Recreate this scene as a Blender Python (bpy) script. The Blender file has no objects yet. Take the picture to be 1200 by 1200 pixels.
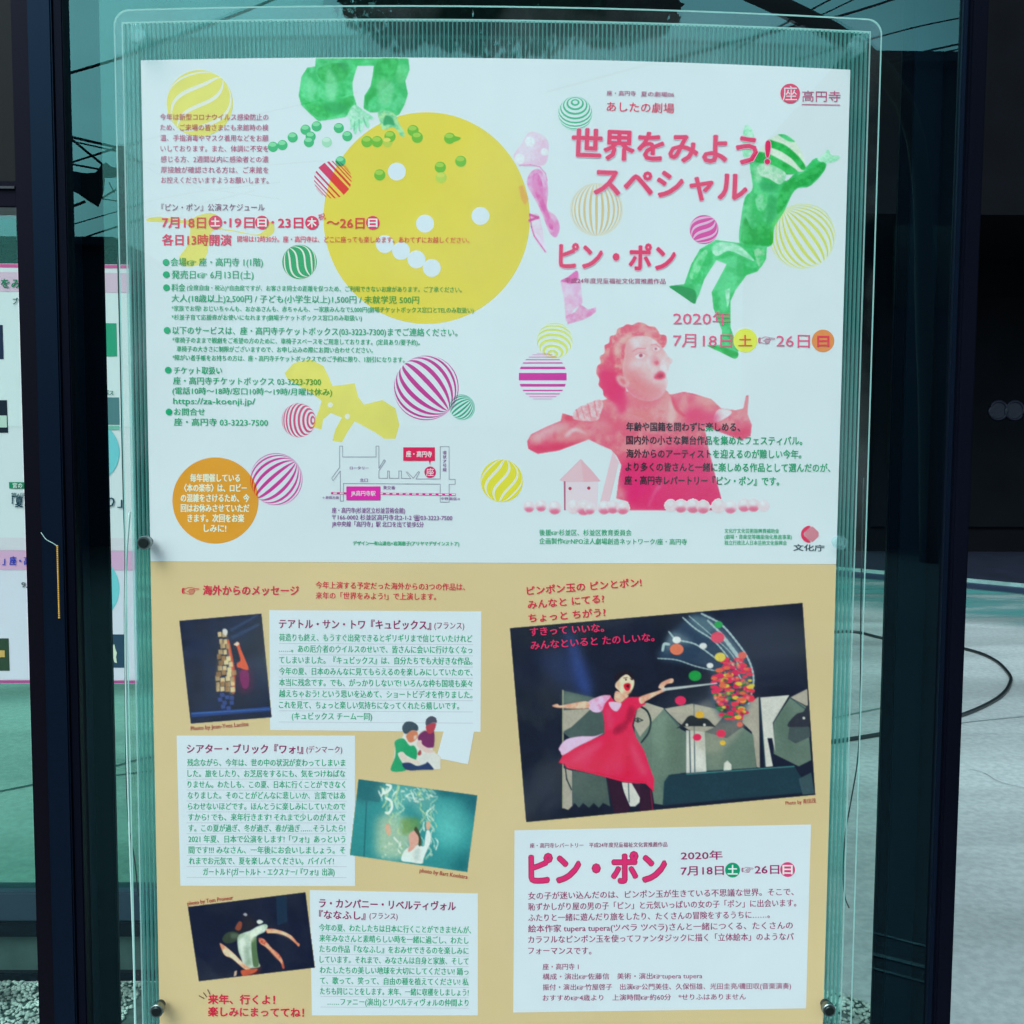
import bpy, bmesh, math, random
import numpy as np
from mathutils import Vector, Matrix
from mathutils.geometry import tessellate_polygon
random.seed(7)
S = bpy.context.scene
COL = S.collection

# ------------------------------------------------------------------ camera
PITCH, YAW, ROLL = -0.0717, -0.01577, 0.00589
CAMZ = 1.5
cp, sp = math.cos(PITCH), math.sin(PITCH)
cy, sy = math.cos(YAW), math.sin(YAW)
_r = Vector((cy, sy, 0)); FWD = Vector((-sy*cp, cy*cp, sp)); _u = _r.cross(FWD)
RIGHT = math.cos(ROLL)*_r + math.sin(ROLL)*_u
UP = -math.sin(ROLL)*_r + math.cos(ROLL)*_u
CAMP = Vector((0, 0, CAMZ))
cd = bpy.data.cameras.new('camera'); cam = bpy.data.objects.new('camera', cd); COL.objects.link(cam)
m = Matrix((RIGHT, UP, -FWD)).transposed().to_4x4(); m.translation = CAMP
cam.matrix_world = m
cd.sensor_width = 36; cd.sensor_height = 36; cd.lens = 36.0; cd.clip_start = 0.05; cd.clip_end = 600
S.camera = cam

# ------------------------------------------------------------------ sky, sun, exposure
W = bpy.data.worlds.new('World'); S.world = W; W.use_nodes = True
nt = W.node_tree; nt.nodes.clear()
out = nt.nodes.new('ShaderNodeOutputWorld'); bg = nt.nodes.new('ShaderNodeBackground')
sky = nt.nodes.new('ShaderNodeTexSky'); sky.sky_type = 'NISHITA'; sky.sun_disc = False
sky.sun_elevation = math.radians(48); sky.sun_rotation = math.radians(215)
sky.air_density = 1.0; sky.dust_density = 4.0; sky.ozone_density = 1.0
# an even veil of cloud: most of the blue is greyed out
hs = nt.nodes.new('ShaderNodeHueSaturation'); hs.inputs['Saturation'].default_value = 0.35
mul = nt.nodes.new('ShaderNodeMix'); mul.data_type = 'RGBA'; mul.blend_type = 'MULTIPLY'
mul.inputs[0].default_value = 1.0; mul.inputs[7].default_value = (0.74, 1.0, 1.06, 1)
tc = nt.nodes.new('ShaderNodeTexCoord'); cn = nt.nodes.new('ShaderNodeTexNoise')
cn.inputs['Scale'].default_value = 2.6; cn.inputs['Detail'].default_value = 8
mr = nt.nodes.new('ShaderNodeMapRange'); mr.inputs[1].default_value = 0.35; mr.inputs[2].default_value = 0.7
mr.inputs[3].default_value = 0.70; mr.inputs[4].default_value = 1.32
mul2 = nt.nodes.new('ShaderNodeVectorMath'); mul2.operation = 'SCALE'
L = nt.links
L.new(tc.outputs['Generated'], cn.inputs['Vector']); L.new(cn.outputs[0], mr.inputs[0])
L.new(sky.outputs[0], hs.inputs['Color']); L.new(hs.outputs[0], mul.inputs[6])
L.new(mul.outputs[2], mul2.inputs[0]); L.new(mr.outputs[0], mul2.inputs['Scale'])
L.new(mul2.outputs[0], bg.inputs[0]); L.new(bg.outputs[0], out.inputs[0])
bg.inputs[1].default_value = 0.15
sd = bpy.data.lights.new('sun', 'SUN'); sun = bpy.data.objects.new('sun', sd); COL.objects.link(sun)
sd.energy = 0.7; sd.angle = math.radians(25); sd.color = (0.9, 1.0, 1.0)
az, el = math.radians(215), math.radians(48)
sdir = Vector((math.sin(az)*math.cos(el), math.cos(az)*math.cos(el), math.sin(el)))
sun.rotation_euler = sdir.to_track_quat('Z', 'Y').to_euler(); sun.location = (0, -3, 12)
S.view_settings.view_transform = 'Standard'; S.view_settings.look = 'None'
S.view_settings.gamma = 1; S.view_settings.use_curve_mapping = False
S.view_settings.exposure = 0.50
S.cycles.transparent_max_bounces = 48; S.cycles.max_bounces = 10; S.cycles.caustics_reflective = False
S.render.engine = 'CYCLES'

# ------------------------------------------------------------------ geometry helpers
def ray(px, py):
    return FWD + RIGHT*((px-600)/1200.0) + UP*((600-py)/1200.0)
def V(px, py, Y):                 # point of the upright plane Y that the photo shows at px, py
    d = ray(px, py); return CAMP + d*(Y/d.y)
def G(px, py, z=0.0):             # point of the ground
    d = ray(px, py); return CAMP + d*((z-CAMZ)/d.z)
GLASS_Y = 0.905
def RF(px, py, Dv):               # real place (behind the camera) of what the glass reflects there
    p = V(px, py, Dv); return Vector((p.x, 2*GLASS_Y - p.y, p.z))
D = 0.882                         # the poster's plane
def tag(o, label=None, cat=None, group=None, kind=None):
    if label: o['label'] = label
    if cat: o['category'] = cat
    if group: o['group'] = group
    if kind: o['kind'] = kind
    return o
def empty(name, loc):
    o = bpy.data.objects.new(name, None); COL.objects.link(o); o.location = loc; o.empty_display_size = .05; return o
def link(name, me, mat, parent=None, origin=None):
    o = bpy.data.objects.new(name, me)
    if mat: me.materials.append(mat)
    COL.objects.link(o)
    if parent is not None:
        p = parent; off = Vector((0, 0, 0))
        while p is not None: off += p.location; p = p.parent
        o.parent = parent; me.transform(Matrix.Translation(-off))
    elif origin is not None:
        me.transform(Matrix.Translation(-Vector(origin))); o.location = origin
    return o
def mesh(name, verts, faces, mat, parent=None, smooth=False, origin=None):
    me = bpy.data.meshes.new(name); me.from_pydata([tuple(v) for v in verts], [], faces); me.update()
    if smooth: me.polygons.foreach_set('use_smooth', [True]*len(me.polygons))
    return link(name, me, mat, parent, origin)
def box(name, a, b, mat, parent=None, bevel=0.0, origin=None):
    bm = bmesh.new(); bmesh.ops.create_cube(bm, size=1)
    for v in bm.verts:
        v.co = Vector(((a[i]+b[i])/2 + v.co[i]*(b[i]-a[i]) for i in range(3)))
    if bevel: bmesh.ops.bevel(bm, geom=bm.edges[:], offset=bevel, segments=2, affect='EDGES')
    me = bpy.data.meshes.new(name); bm.to_mesh(me); bm.free()
    return link(name, me, mat, parent, origin)
def tube_geo(pts, r, n=8, closed=False):
    vs, fs = [], []
    pts = [Vector(p) for p in pts]; N = len(pts)
    for i, p in enumerate(pts):
        a = pts[i-1] if (i or closed) else p; b = pts[(i+1) % N] if (i < N-1 or closed) else p
        t = (b-a).normalized(); ref = Vector((0, 0, 1)) if abs(t.z) < .9 else Vector((1, 0, 0))
        u = t.cross(ref).normalized(); w = u.cross(t)
        for k in range(n):
            q = 2*math.pi*k/n; vs.append(p + (u*math.cos(q)+w*math.sin(q))*r)
    for i in range(N if closed else N-1):
        for k in range(n):
            j = (i+1) % N
            fs.append((i*n+k, i*n+(k+1) % n, j*n+(k+1) % n, j*n+k))
    if not closed: fs += [tuple(range(n))[::-1], tuple(range((N-1)*n, N*n))]
    return vs, fs
def tube(name, pts, r, mat, parent=None, n=8, closed=False, origin=None):
    v, f = tube_geo(pts, r, n, closed); return mesh(name, v, f, mat, parent, True, origin)
def spline(pts, k=8):
    P = [Vector(p) for p in pts]; P = [P[0]*2-P[1]] + P + [P[-1]*2-P[-2]]; o = []
    for i in range(1, len(P)-2):
        for s in range(k):
            t = s/k; a, b, c, d = P[i-1:i+3]
            o.append(.5*((2*b)+(c-a)*t+(2*a-5*b+4*c-d)*t*t+(3*b-a-3*c+d)*t**3))
    o.append(P[-2]); return o

# ------------------------------------------------------------------ materials
def lin(c):
    return tuple((x/255/12.92 if x/255 <= .04045 else ((x/255+.055)/1.055)**2.4) for x in c[:3])
_mc = {}; TONES = {}
def bsdf_mat(name, col, rough=.6, metal=0, spec=.5, var=0, vscale=20, bump=0, bscale=60, coat=0, stint=None):
    mt = bpy.data.materials.new(name); mt.use_nodes = True; n = mt.node_tree; b = n.nodes['Principled BSDF']
    b.inputs['Base Color'].default_value = (*col, 1); b.inputs['Roughness'].default_value = rough
    b.inputs['Metallic'].default_value = metal; b.inputs['Specular IOR Level'].default_value = spec
    b.inputs['Coat Weight'].default_value = coat
    if stint: b.inputs['Specular Tint'].default_value = (*stint, 1)
    t = n.nodes.new('ShaderNodeTexCoord')
    if var:
        z = n.nodes.new('ShaderNodeTexNoise'); z.inputs['Scale'].default_value = vscale; z.inputs['Detail'].default_value = 6
        r = n.nodes.new('ShaderNodeMapRange'); r.inputs[1].default_value = .3; r.inputs[2].default_value = .7
        r.inputs[3].default_value = 1-var; r.inputs[4].default_value = 1+var
        s = n.nodes.new('ShaderNodeVectorMath'); s.operation = 'SCALE'; s.inputs[0].default_value = col
        n.links.new(t.outputs['Object'], z.inputs['Vector']); n.links.new(z.outputs[0], r.inputs[0])
        n.links.new(r.outputs[0], s.inputs['Scale']); n.links.new(s.outputs[0], b.inputs['Base Color'])
    if bump:
        z = n.nodes.new('ShaderNodeTexNoise'); z.inputs['Scale'].default_value = bscale; z.inputs['Detail'].default_value = 5
        q = n.nodes.new('ShaderNodeBump'); q.inputs['Strength'].default_value = bump; q.inputs['Distance'].default_value = .01
        n.links.new(t.outputs['Object'], z.inputs['Vector']); n.links.new(z.outputs[0], q.inputs['Height'])
        n.links.new(q.outputs[0], b.inputs['Normal'])
    return mt
WHITE = lin((187, 213, 221))     # how white paper reads in the photograph: print colours are read against it
PAPER = (0.80, 0.80, 0.80)
def refl(c):                      # photograph colour -> pigment reflectance
    l = lin(c); return tuple(min(.9, max(.004, PAPER[i]*l[i]/WHITE[i])) for i in range(3))
def opq(c, var=0.0, c2=None, scale=40):  # opaque printed colour, optionally two tones
    k = ('o', c, var, c2, scale)
    if k in _mc: return _mc[k]
    _rgb = (c, c2, scale)
    mt = bsdf_mat('print_%02x%02x%02x' % tuple(c), refl(c), .75, spec=.15, var=var, vscale=scale)
    if c2:
        n = mt.node_tree; b = n.nodes['Principled BSDF']; t = n.nodes.new('ShaderNodeTexCoord')
        z = n.nodes.new('ShaderNodeTexNoise'); z.inputs['Scale'].default_value = scale; z.inputs['Detail'].default_value = 7
        z.inputs['Roughness'].default_value = .6; z.inputs['Distortion'].default_value = .6
        r = n.nodes.new('ShaderNodeMapRange'); r.inputs[1].default_value = .36; r.inputs[2].default_value = .64
        x = n.nodes.new('ShaderNodeMix'); x.data_type = 'RGBA'; x.inputs[6].default_value = (*refl(c), 1); x.inputs[7].default_value = (*refl(c2), 1)
        n.links.new(t.outputs['Object'], z.inputs['Vector']); n.links.new(z.outputs[0], r.inputs[0])
        n.links.new(r.outputs[0], x.inputs[0]); n.links.new(x.outputs[2], b.inputs['Base Color'])
    _mc[k] = mt; TONES[mt.name] = _rgb; return mt
def ink(c):                       # translucent overprint ink: whatever lies below shows through it
    k = ('i', c)
    if k in _mc: return _mc[k]
    l = lin(c); t = tuple(math.sqrt(min(1, l[i]/WHITE[i])) for i in range(3))
    mt = bpy.data.materials.new('ink_%02x%02x%02x' % tuple(c)); mt.use_nodes = True; n = mt.node_tree; n.nodes.clear()
    o = n.nodes.new('ShaderNodeOutputMaterial'); tr = n.nodes.new('ShaderNodeBsdfTransparent'); tr.inputs[0].default_value = (*t, 1)
    n.links.new(tr.outputs[0], o.inputs[0]); _mc[k] = mt; return mt
def pane_mat(name, tint, refcol, ior, rough=0.0, haze=0.0, hazecol=(.5, .7, .7), sky_veil=0):
    mt = bpy.data.materials.new(name); mt.use_nodes = True; n = mt.node_tree; n.nodes.clear()
    o = n.nodes.new('ShaderNodeOutputMaterial'); tr = n.nodes.new('ShaderNodeBsdfTransparent'); tr.inputs[0].default_value = (*tint, 1)
    gl = n.nodes.new('ShaderNodeBsdfGlossy'); gl.inputs['Color'].default_value = (*refcol, 1); gl.inputs['Roughness'].default_value = rough
    lw = n.nodes.new('ShaderNodeLayerWeight'); lw.inputs[0].default_value = .5
    pw = n.nodes.new('ShaderNodeMath'); pw.operation = 'POWER'; pw.inputs[1].default_value = 5
    f0 = ((ior-1)/(ior+1))**2
    fr = n.nodes.new('ShaderNodeMath'); fr.operation = 'MULTIPLY_ADD'; fr.inputs[1].default_value = 1-f0; fr.inputs[2].default_value = f0
    n.links.new(lw.outputs['Facing'], pw.inputs[0]); n.links.new(pw.outputs[0], fr.inputs[0])
    mx = n.nodes.new('ShaderNodeMixShader'); n.links.new(fr.outputs[0], mx.inputs[0]); n.links.new(tr.outputs[0], mx.inputs[1]); n.links.new(gl.outputs[0], mx.inputs[2])
    last = mx
    if haze or sky_veil:
        d1 = n.nodes.new('ShaderNodeBsdfDiffuse'); d1.inputs[0].default_value = (*hazecol, 1)
        d2 = n.nodes.new('ShaderNodeBsdfTranslucent'); d2.inputs[0].default_value = (*hazecol, 1)
        m1 = n.nodes.new('ShaderNodeMixShader'); m1.inputs[0].default_value = .4
        n.links.new(d1.outputs[0], m1.inputs[1]); n.links.new(d2.outputs[0], m1.inputs[2])
        m2 = n.nodes.new('ShaderNodeMixShader'); m2.inputs[0].default_value = haze
        if sky_veil:  # pale noise haze painted on for the milky reflection of the sky
            t = n.nodes.new('ShaderNodeTexCoord'); z = n.nodes.new('ShaderNodeTexNoise'); z.inputs['Scale'].default_value = 4.5; z.inputs['Detail'].default_value = 9; z.inputs['Distortion'].default_value = 1.2
            r = n.nodes.new('ShaderNodeMapRange'); r.inputs[1].default_value = .46; r.inputs[2].default_value = .8; r.inputs[4].default_value = sky_veil
            n.links.new(t.outputs['Object'], z.inputs['Vector']); n.links.new(z.outputs[0], r.inputs[0]); n.links.new(r.outputs[0], m2.inputs[0])
            for q in (d1, d2): q.inputs[0].default_value = (.9, .95, .95, 1)
        n.links.new(mx.outputs[0], m2.inputs[1]); n.links.new(m1.outputs[0], m2.inputs[2]); last = m2
    n.links.new(last.outputs[0], o.inputs[0]); return mt

M_frame = bsdf_mat('dark_frame_paint', (.0035, .004, .009), .3, spec=.06, stint=(.6, .7, 1), var=.2, vscale=4)
M_navy = bsdf_mat('navy_frame_paint', (.004, .007, .016), .3, spec=.2, stint=(.25, .55, 1))
M_stile = bsdf_mat('brown_black_frame', (.005, .004, .007), .38, spec=.1, stint=(.6, .6, 1))
M_glass = pane_mat('window_glass', (.80, .97, .90), (.29, .70, .70), 2.5)
M_glass_in = pane_mat('far_glass', (.74, .95, .86), (.5, 1, 1), 1.5)
M_acry = pane_mat('clear_acrylic', (.99, 1, 1), (.85, 1, 1), 1.42, sky_veil=.11)
M_edge = pane_mat('acrylic_edge', (.6, .9, .85), (.8, 1, 1), 1.5, .3, .75, (.55, .85, .80))
M_flute_skin = pane_mat('fluted_sheet_skin', (.86, .97, .95), (.7, 1, 1), 1.3, .2, .06, (.30, .62, .60))
M_flute = pane_mat('fluted_sheet_rib', (.7, .9, .88), (.7, 1, 1), 1.3, .3, .36, (.42, .75, .72))
M_metal = bsdf_mat('brushed_steel', (.22, .26, .25), .3, metal=1)
M_screwdark = bsdf_mat('dark_steel', (.03, .04, .04), .35, metal=.8)
M_cable = bsdf_mat('dark_cable', (.01, .03, .03), .5)
M_cablelight = bsdf_mat('pale_cable', (.55, .75, .70), .5)
M_brass = bsdf_mat('brass_beads', (.9, .45, .06), .4, metal=.1)

# ------------------------------------------------------------------ setting: ground, street
def ground_mat():
    mt = bpy.data.materials.new('pavement'); mt.use_nodes = True; n = mt.node_tree; b = n.nodes['Principled BSDF']
    t = n.nodes.new('ShaderNodeTexCoord')
    z1 = n.nodes.new('ShaderNodeTexNoise'); z1.inputs['Scale'].default_value = 34; z1.inputs['Detail'].default_value = 8
    z2 = n.nodes.new('ShaderNodeTexNoise'); z2.inputs['Scale'].default_value = .9; z2.inputs['Detail'].default_value = 4
    z3 = n.nodes.new('ShaderNodeTexVoronoi'); z3.inputs['Scale'].default_value = 120
    mp = n.nodes.new('ShaderNodeMapping'); mp.inputs['Scale'].default_value = (.35, 1.4, 1)
    r1 = n.nodes.new('ShaderNodeValToRGB'); e = r1.color_ramp.elements
    e[0].position = .38; e[0].color = (.345, .37, .37, 1); e[1].position = .62; e[1].color = (.43, .455, .45, 1)
    r2 = n.nodes.new('ShaderNodeMapRange'); r2.inputs[1].default_value = .35; r2.inputs[2].default_value = .6; r2.inputs[3].default_value = .68; r2.inputs[4].default_value = 1.05
    r3 = n.nodes.new('ShaderNodeMapRange'); r3.inputs[1].default_value = .0; r3.inputs[2].default_value = .3; r3.inputs[3].default_value = .84; r3.inputs[4].default_value = 1.0
    s1 = n.nodes.new('ShaderNodeMath'); s1.operation = 'MULTIPLY'
    s = n.nodes.new('ShaderNodeVectorMath'); s.operation = 'SCALE'
    l = n.links.new
    l(t.outputs['Object'], z1.inputs['Vector']); l(t.outputs['Object'], mp.inputs[0]); l(mp.outputs[0], z2.inputs['Vector']); l(t.outputs['Object'], z3.inputs['Vector'])
    l(z1.outputs[0], r1.inputs[0]); l(z2.outputs[0], r2.inputs[0]); l(z3.outputs[0], r3.inputs[0])
    l(r2.outputs[0], s1.inputs[0]); l(r3.outputs[0], s1.inputs[1])
    l(r1.outputs[0], s.inputs[0]); l(s1.outputs[0], s.inputs['Scale']); l(s.outputs[0], b.inputs['Base Color'])
    rr = n.nodes.new('ShaderNodeMapRange'); rr.inputs[1].default_value = .4; rr.inputs[2].default_value = .6; rr.inputs[3].default_value = .35; rr.inputs[4].default_value = .8
    l(z2.outputs[0], rr.inputs[0]); l(rr.outputs[0], b.inputs['Roughness'])
    bp = n.nodes.new('ShaderNodeBump'); bp.inputs['Strength'].default_value = .15; bp.inputs['Distance'].default_value = .006
    l(z1.outputs[0], bp.inputs['Height']); l(bp.outputs[0], b.inputs['Normal'])
    return mt
M_ground = ground_mat()
g = mesh('pavement', [(-80, -80, 0), (80, -80, 0), (80, 80, 0), (-80, 80, 0)], [(0, 1, 2, 3)], M_ground); tag(g, kind='structure')

# far building across the yard, seen past and through the glass
M_wall = bsdf_mat('dark_facade', (.0035, .0038, .006), .9, spec=.1, var=.25, vscale=1.5)
M_wall2 = bsdf_mat('dark_facade_panel', (.0035, .0045, .007), .9, spec=.1, var=.2, vscale=2)
M_porch = bsdf_mat('blue_black_porch_floor', (.012, .015, .032), .5, var=.3, vscale=3)  # roof shade put into the floor's blue-black colour
M_kerb = bsdf_mat('pale_kerb', (.20, .34, .32), .8, var=.2, vscale=8)
WY = 13.6
b = empty('dark_building', (0, WY, 0)); tag(b, 'long black building across the yard with round vents on its wall', 'building')
box('wall', (-22, WY, 0.0), (24, WY+.4, 9), M_wall, b)
for x0 in (-9, -5.5, -2, 1.5, 5.0, 8.5):
    box('wall_panel', (x0, WY-.05, .35), (x0+3.3, WY-.001, 3.4), M_wall2, b, .01)
box('roof_edge', (-22, WY-2.6, 3.9), (24, WY, 4.3), M_wall, b)
for k, (x, y) in enumerate(((1170, 481), (1189, 481))):
    c = V(x, y, WY-.06); o = tube('round_vent', [c+Vector((.12*math.cos(a*.2618), 0, .12*math.sin(a*.2618))) for a in range(24)], .018, bsdf_mat('vent_ring', (.006, .007, .024), .5), b, 8, True)
    bm = bmesh.new(); bmesh.ops.create_circle(bm, cap_ends=True, radius=.115, segments=24, matrix=Matrix.Translation(c+Vector((0, .0, 0))) @ Matrix.Rotation(math.pi/2, 4, 'X'))
    me = bpy.data.meshes.new('vent_plate'); bm.to_mesh(me); bm.free(); link('vent_plate', me, bsdf_mat('vent_plate', (.004, .005, .02), .5, bump=.8, bscale=30), o)
# porch floor and pale kerb line
kl = [G(900, 665), G(1000, 670), G(1038, 673), G(1138, 683), G(1260, 697)]
d0 = (kl[3]-kl[1]).normalized(); A = kl[1]-d0*2.2; B = kl[3]+d0*9
nrm = Vector((-d0.y, d0.x, 0))
kb = mesh('kerb', [A, B, B+nrm*.11, A+nrm*.11, A+Vector((0, 0, .03)), B+Vector((0, 0, .03)), B+nrm*.11+Vector((0, 0, .03)), A+nrm*.11+Vector((0, 0, .03))],
     [(0, 1, 5, 4), (1, 2, 6, 5), (2, 3, 7, 6), (3, 0, 4, 7), (4, 5, 6, 7)], M_kerb); tag(kb, kind='structure')
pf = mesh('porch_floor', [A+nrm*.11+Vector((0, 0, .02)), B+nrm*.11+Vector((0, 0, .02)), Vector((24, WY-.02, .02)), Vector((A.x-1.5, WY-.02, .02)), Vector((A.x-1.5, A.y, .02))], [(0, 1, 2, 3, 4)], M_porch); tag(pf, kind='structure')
def fade_strip(name, o0, o1, col, seed, lo, hi):  # blotchy tinted sheet over the paving, strongest at the kerb, fading outwards
    mt = bpy.data.materials.new(name); mt.use_nodes = True; n = mt.node_tree; b = n.nodes['Principled BSDF']; b.inputs['Base Color'].default_value = (*col, 1); b.inputs['Roughness'].default_value = .45
    at = n.nodes.new('ShaderNodeAttribute'); at.attribute_name = 'fade'; tr = n.nodes.new('ShaderNodeBsdfTransparent'); mx = n.nodes.new('ShaderNodeMixShader')
    t = n.nodes.new('ShaderNodeTexCoord'); mpg = n.nodes.new('ShaderNodeMapping'); mpg.inputs['Scale'].default_value = (.8, 2.4, 1); mpg.inputs['Location'].default_value = (seed, 0, 0)
    z = n.nodes.new('ShaderNodeTexNoise'); z.inputs['Scale'].default_value = 1.3; z.inputs['Detail'].default_value = 6
    r = n.nodes.new('ShaderNodeMapRange'); r.inputs[1].default_value = .35; r.inputs[2].default_value = .6; r.inputs[3].default_value = lo; r.inputs[4].default_value = hi
    mm = n.nodes.new('ShaderNodeMath'); mm.operation = 'MULTIPLY'; l = n.links.new
    l(t.outputs['Object'], mpg.inputs[0]); l(mpg.outputs[0], z.inputs['Vector']); l(z.outputs[0], r.inputs[0]); l(r.outputs[0], mm.inputs[0]); l(at.outputs['Fac'], mm.inputs[1])
    l(mm.outputs[0], mx.inputs[0]); l(tr.outputs[0], mx.inputs[1]); l(b.outputs[0], mx.inputs[2]); l(mx.outputs[0], n.nodes['Material Output'].inputs[0])
    a0 = A-nrm*o0; b0 = B-nrm*o0; z_ = Vector((0, 0, .001+seed*.0007)); st_ = [0, .15, .75, 1]; vs = []
    for q in st_: vs += [a0-nrm*(o1-o0)*q+z_, b0-nrm*(o1-o0)*q+z_]
    o = mesh(name, vs, [(2*i, 2*i+1, 2*i+3, 2*i+2) for i in range(3)], mt); o.data.attributes.new('fade', 'FLOAT', 'POINT').data.foreach_set('value', [1, 1, 1, 1, .8, .8, 0, 0]); return tag(o, kind='structure')
fade_strip('teal_strip', .0, 2.6, (.07, .26, .25), 1, .25, 1.0)
fade_strip('navy_strip', .0, .55, (.02, .03, .075), 2, .8, 1.0)
# dark road behind the viewer
M_road = bsdf_mat('dark_asphalt', (.014, .015, .026), .85, var=.25, vscale=30, bump=.4, bscale=120)
tag(mesh('road', [(-80, -80, .004), (80, -80, .004), (80, -.35, .004), (-80, -.35, .004)], [(0, 1, 2, 3)], M_road), kind='structure')
# expansion joints
M_joint = bsdf_mat('dark_joint', (.04, .06, .06), .9)
def ribbon(name, pts, w, mat, z=.004):
    pts = [Vector((p.x, p.y, z)) for p in pts]; vs = []; fs = []
    for i, p in enumerate(pts):
        t = (pts[min(i+1, len(pts)-1)]-pts[max(i-1, 0)]).normalized(); q = Vector((-t.y, t.x, 0))*w/2; vs += [p-q, p+q]
        if i: fs.append((2*i-2, 2*i, 2*i+1, 2*i-1))
    return tag(mesh(name, vs, fs, mat), kind='structure')
ribbon('pavement_joint', [G(-300, 935), G(0, 928), G(40, 920), G(140, 897), G(165, 890), G(420, 850)], .018, M_joint)
ribbon('pavement_joint', [G(130, 910), G(170, 905), G(500, 880)], .012, M_joint)
ribbon('pavement_joint', [G(700, 905), G(985, 868), G(1038, 860), G(1140, 846), G(1300, 830)], .007, bsdf_mat('joint_faint', (.15, .20, .20), .9))
ribbon('pavement_joint', [G(800, 880), G(995, 838), G(1038, 829)], .012, bsdf_mat('joint_worn', (.10, .20, .17), .9))
ribbon('pavement_crack', spline([G(1136, 902), G(1152, 906), G(1172, 917), G(1205, 925)]), .003, bsdf_mat('crack', (.16, .19, .19), .9))
# hose
hp = spline([G(860, 752), G(955, 744), G(1000, 742), G(1038, 750), G(1085, 753), G(1138, 764), G(1165, 775), G(1181, 790), G(1184, 801), G(1172, 818), G(1138, 836), G(1085, 852), G(1000, 868), G(930, 876), G(860, 874)], 10)
h = tube('garden_hose', [p+Vector((0, 0, .011)) for p in hp], .011, bsdf_mat('black_rubber', (.008, .012, .014), .35), n=8)
tag(h, 'black hose curving in a wide loop on the pale pavement at right', 'hose')
# gravel strip
gv, gf = [], []
M_gravel = bsdf_mat('white_pebbles', (.36, .41, .37), .8, var=.85, vscale=7, bump=.4)
gp = [G(-260, 1156), G(600, 1150), G(985, 1166), G(1050, 1190), G(1200, 1290), G(-300, 1500)]
gb = mesh('gravel_bed_base', [p+Vector((0, 0, .004)) for p in gp], [(0, 1, 2, 3, 4, 5)][::-1], bsdf_mat('gravel_soil', (.05, .08, .07), .9, var=.5, vscale=30)); tag(gb, kind='structure')
def inpoly(x, y, P):
    c = False; n = len(P)
    for i in range(n):
        a, b2 = P[i], P[i-1]
        if (a.y > y) != (b2.y > y) and x < (b2.x-a.x)*(y-a.y)/(b2.y-a.y)+a.x: c = not c
    return c
ico = bmesh.new(); bmesh.ops.create_icosphere(ico, subdivisions=1, radius=1)
IV = [v.co.copy() for v in ico.verts]; IF = [tuple(v.index for v in f.verts) for f in ico.faces]; ico.free()
xs = [p.x for p in gp]; ys = [p.y for p in gp]; cnt = 0
while cnt < 34000:
    x = random.uniform(-1.7, 1.2); y = random.uniform(min(ys), max(ys)); cnt += 1
    if -.95 < x < .72: continue
    if not inpoly(x, y, gp): continue
    s = random.uniform(.003, .0078); a, b1, c = s*random.uniform(.9, 1.6), s*random.uniform(.7, 1.1), s*random.uniform(.5, .8)
    q = Matrix.Rotation(random.uniform(0, 6.28), 3, 'Z') @ Matrix.Rotation(random.uniform(-.4, .4), 3, 'X')
    base = len(gv)
    for v in IV: gv.append(q @ Vector((v.x*a, v.y*b1, v.z*c)) + Vector((x, y, .006+c*.6)))
    gf += [tuple(base+i for i in f) for f in IF]
o = mesh('gravel', gv, gf, M_gravel, smooth=True); tag(o, 'white pebble strip at the foot of the glazing', 'gravel', kind='stuff')

# ------------------------------------------------------------------ second glazed bay behind, with its own poster
BY = 2.70
fr = empty('rear_window_frame', (-1.0, BY+.06, 0)); tag(fr, 'dark low framed glazing standing behind the left poster above pebbles', 'window frame')
def zat(py, Y, px=20): return V(px, py, Y).z
xl, xr = V(-500, 1100, BY).x, V(700, 1100, BY).x
box('bottom_rail', (xl, BY+.03, zat(1105, BY)), (xr, BY+.09, zat(1087, BY)), M_stile, fr, .004)
box('rail', (xl, BY+.03, zat(1086, BY)), (xr, BY+.10, zat(1052, BY)), bsdf_mat('slate_rail', (.022, .035, .060), .35), fr, .004)
box('sill', (xl, BY+.04, 0.0), (xr, BY+.10, zat(1150, BY)), M_stile, fr, .003)
box('kick_panel', (xl, BY+.06, zat(1150, BY)), (xr, BY+.075, zat(1105, BY)), bsdf_mat('green_grey_panel', (.055, .085, .080), .4, var=.15), fr)
box('glass_pane', (xl, BY+.060, zat(1052, BY)), (xr, BY+.066, 2.9), M_glass_in, fr)
# rear poster
PX0 = V(-330, 500, BY).x; PX1 = V(157, 500, BY).x
P2 = lambda px, py, l=0: V(px, py, BY-.001*l)
rp = empty('rear_poster', (PX0, BY, zat(801, BY))); tag(rp, 'white event poster with pink bands behind the dark post at left', 'poster')
def quad(name, pts, mat, parent):
    return mesh(name, pts, [tuple(range(len(pts)))[::-1]], mat, parent)
zt, zb = zat(309, BY), zat(801, BY)
box('paper', (PX0, BY, zb), (PX1, BY+.002, zt), opq((200, 212, 224)), rp)
def rband(name, y0, y1, c, x0=None, x1=None, l=1):
    X0 = PX0+.002 if x0 is None else V(x0, (y0+y1)/2, BY).x; X1 = PX1-.002 if x1 is None else V(x1, (y0+y1)/2, BY).x
    Y = BY-.0007*l
    return mesh(name, [(X0, Y, zat(y1, BY)), (X1, Y, zat(y1, BY)), (X1, Y, zat(y0, BY)), (X0, Y, zat(y0, BY))], [(0, 1, 2, 3)], opq(c), rp)
rband('printed_band', 309.5, 313.5, (190, 90, 150)); rband('printed_band', 319, 342, (205, 178, 205))
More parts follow.
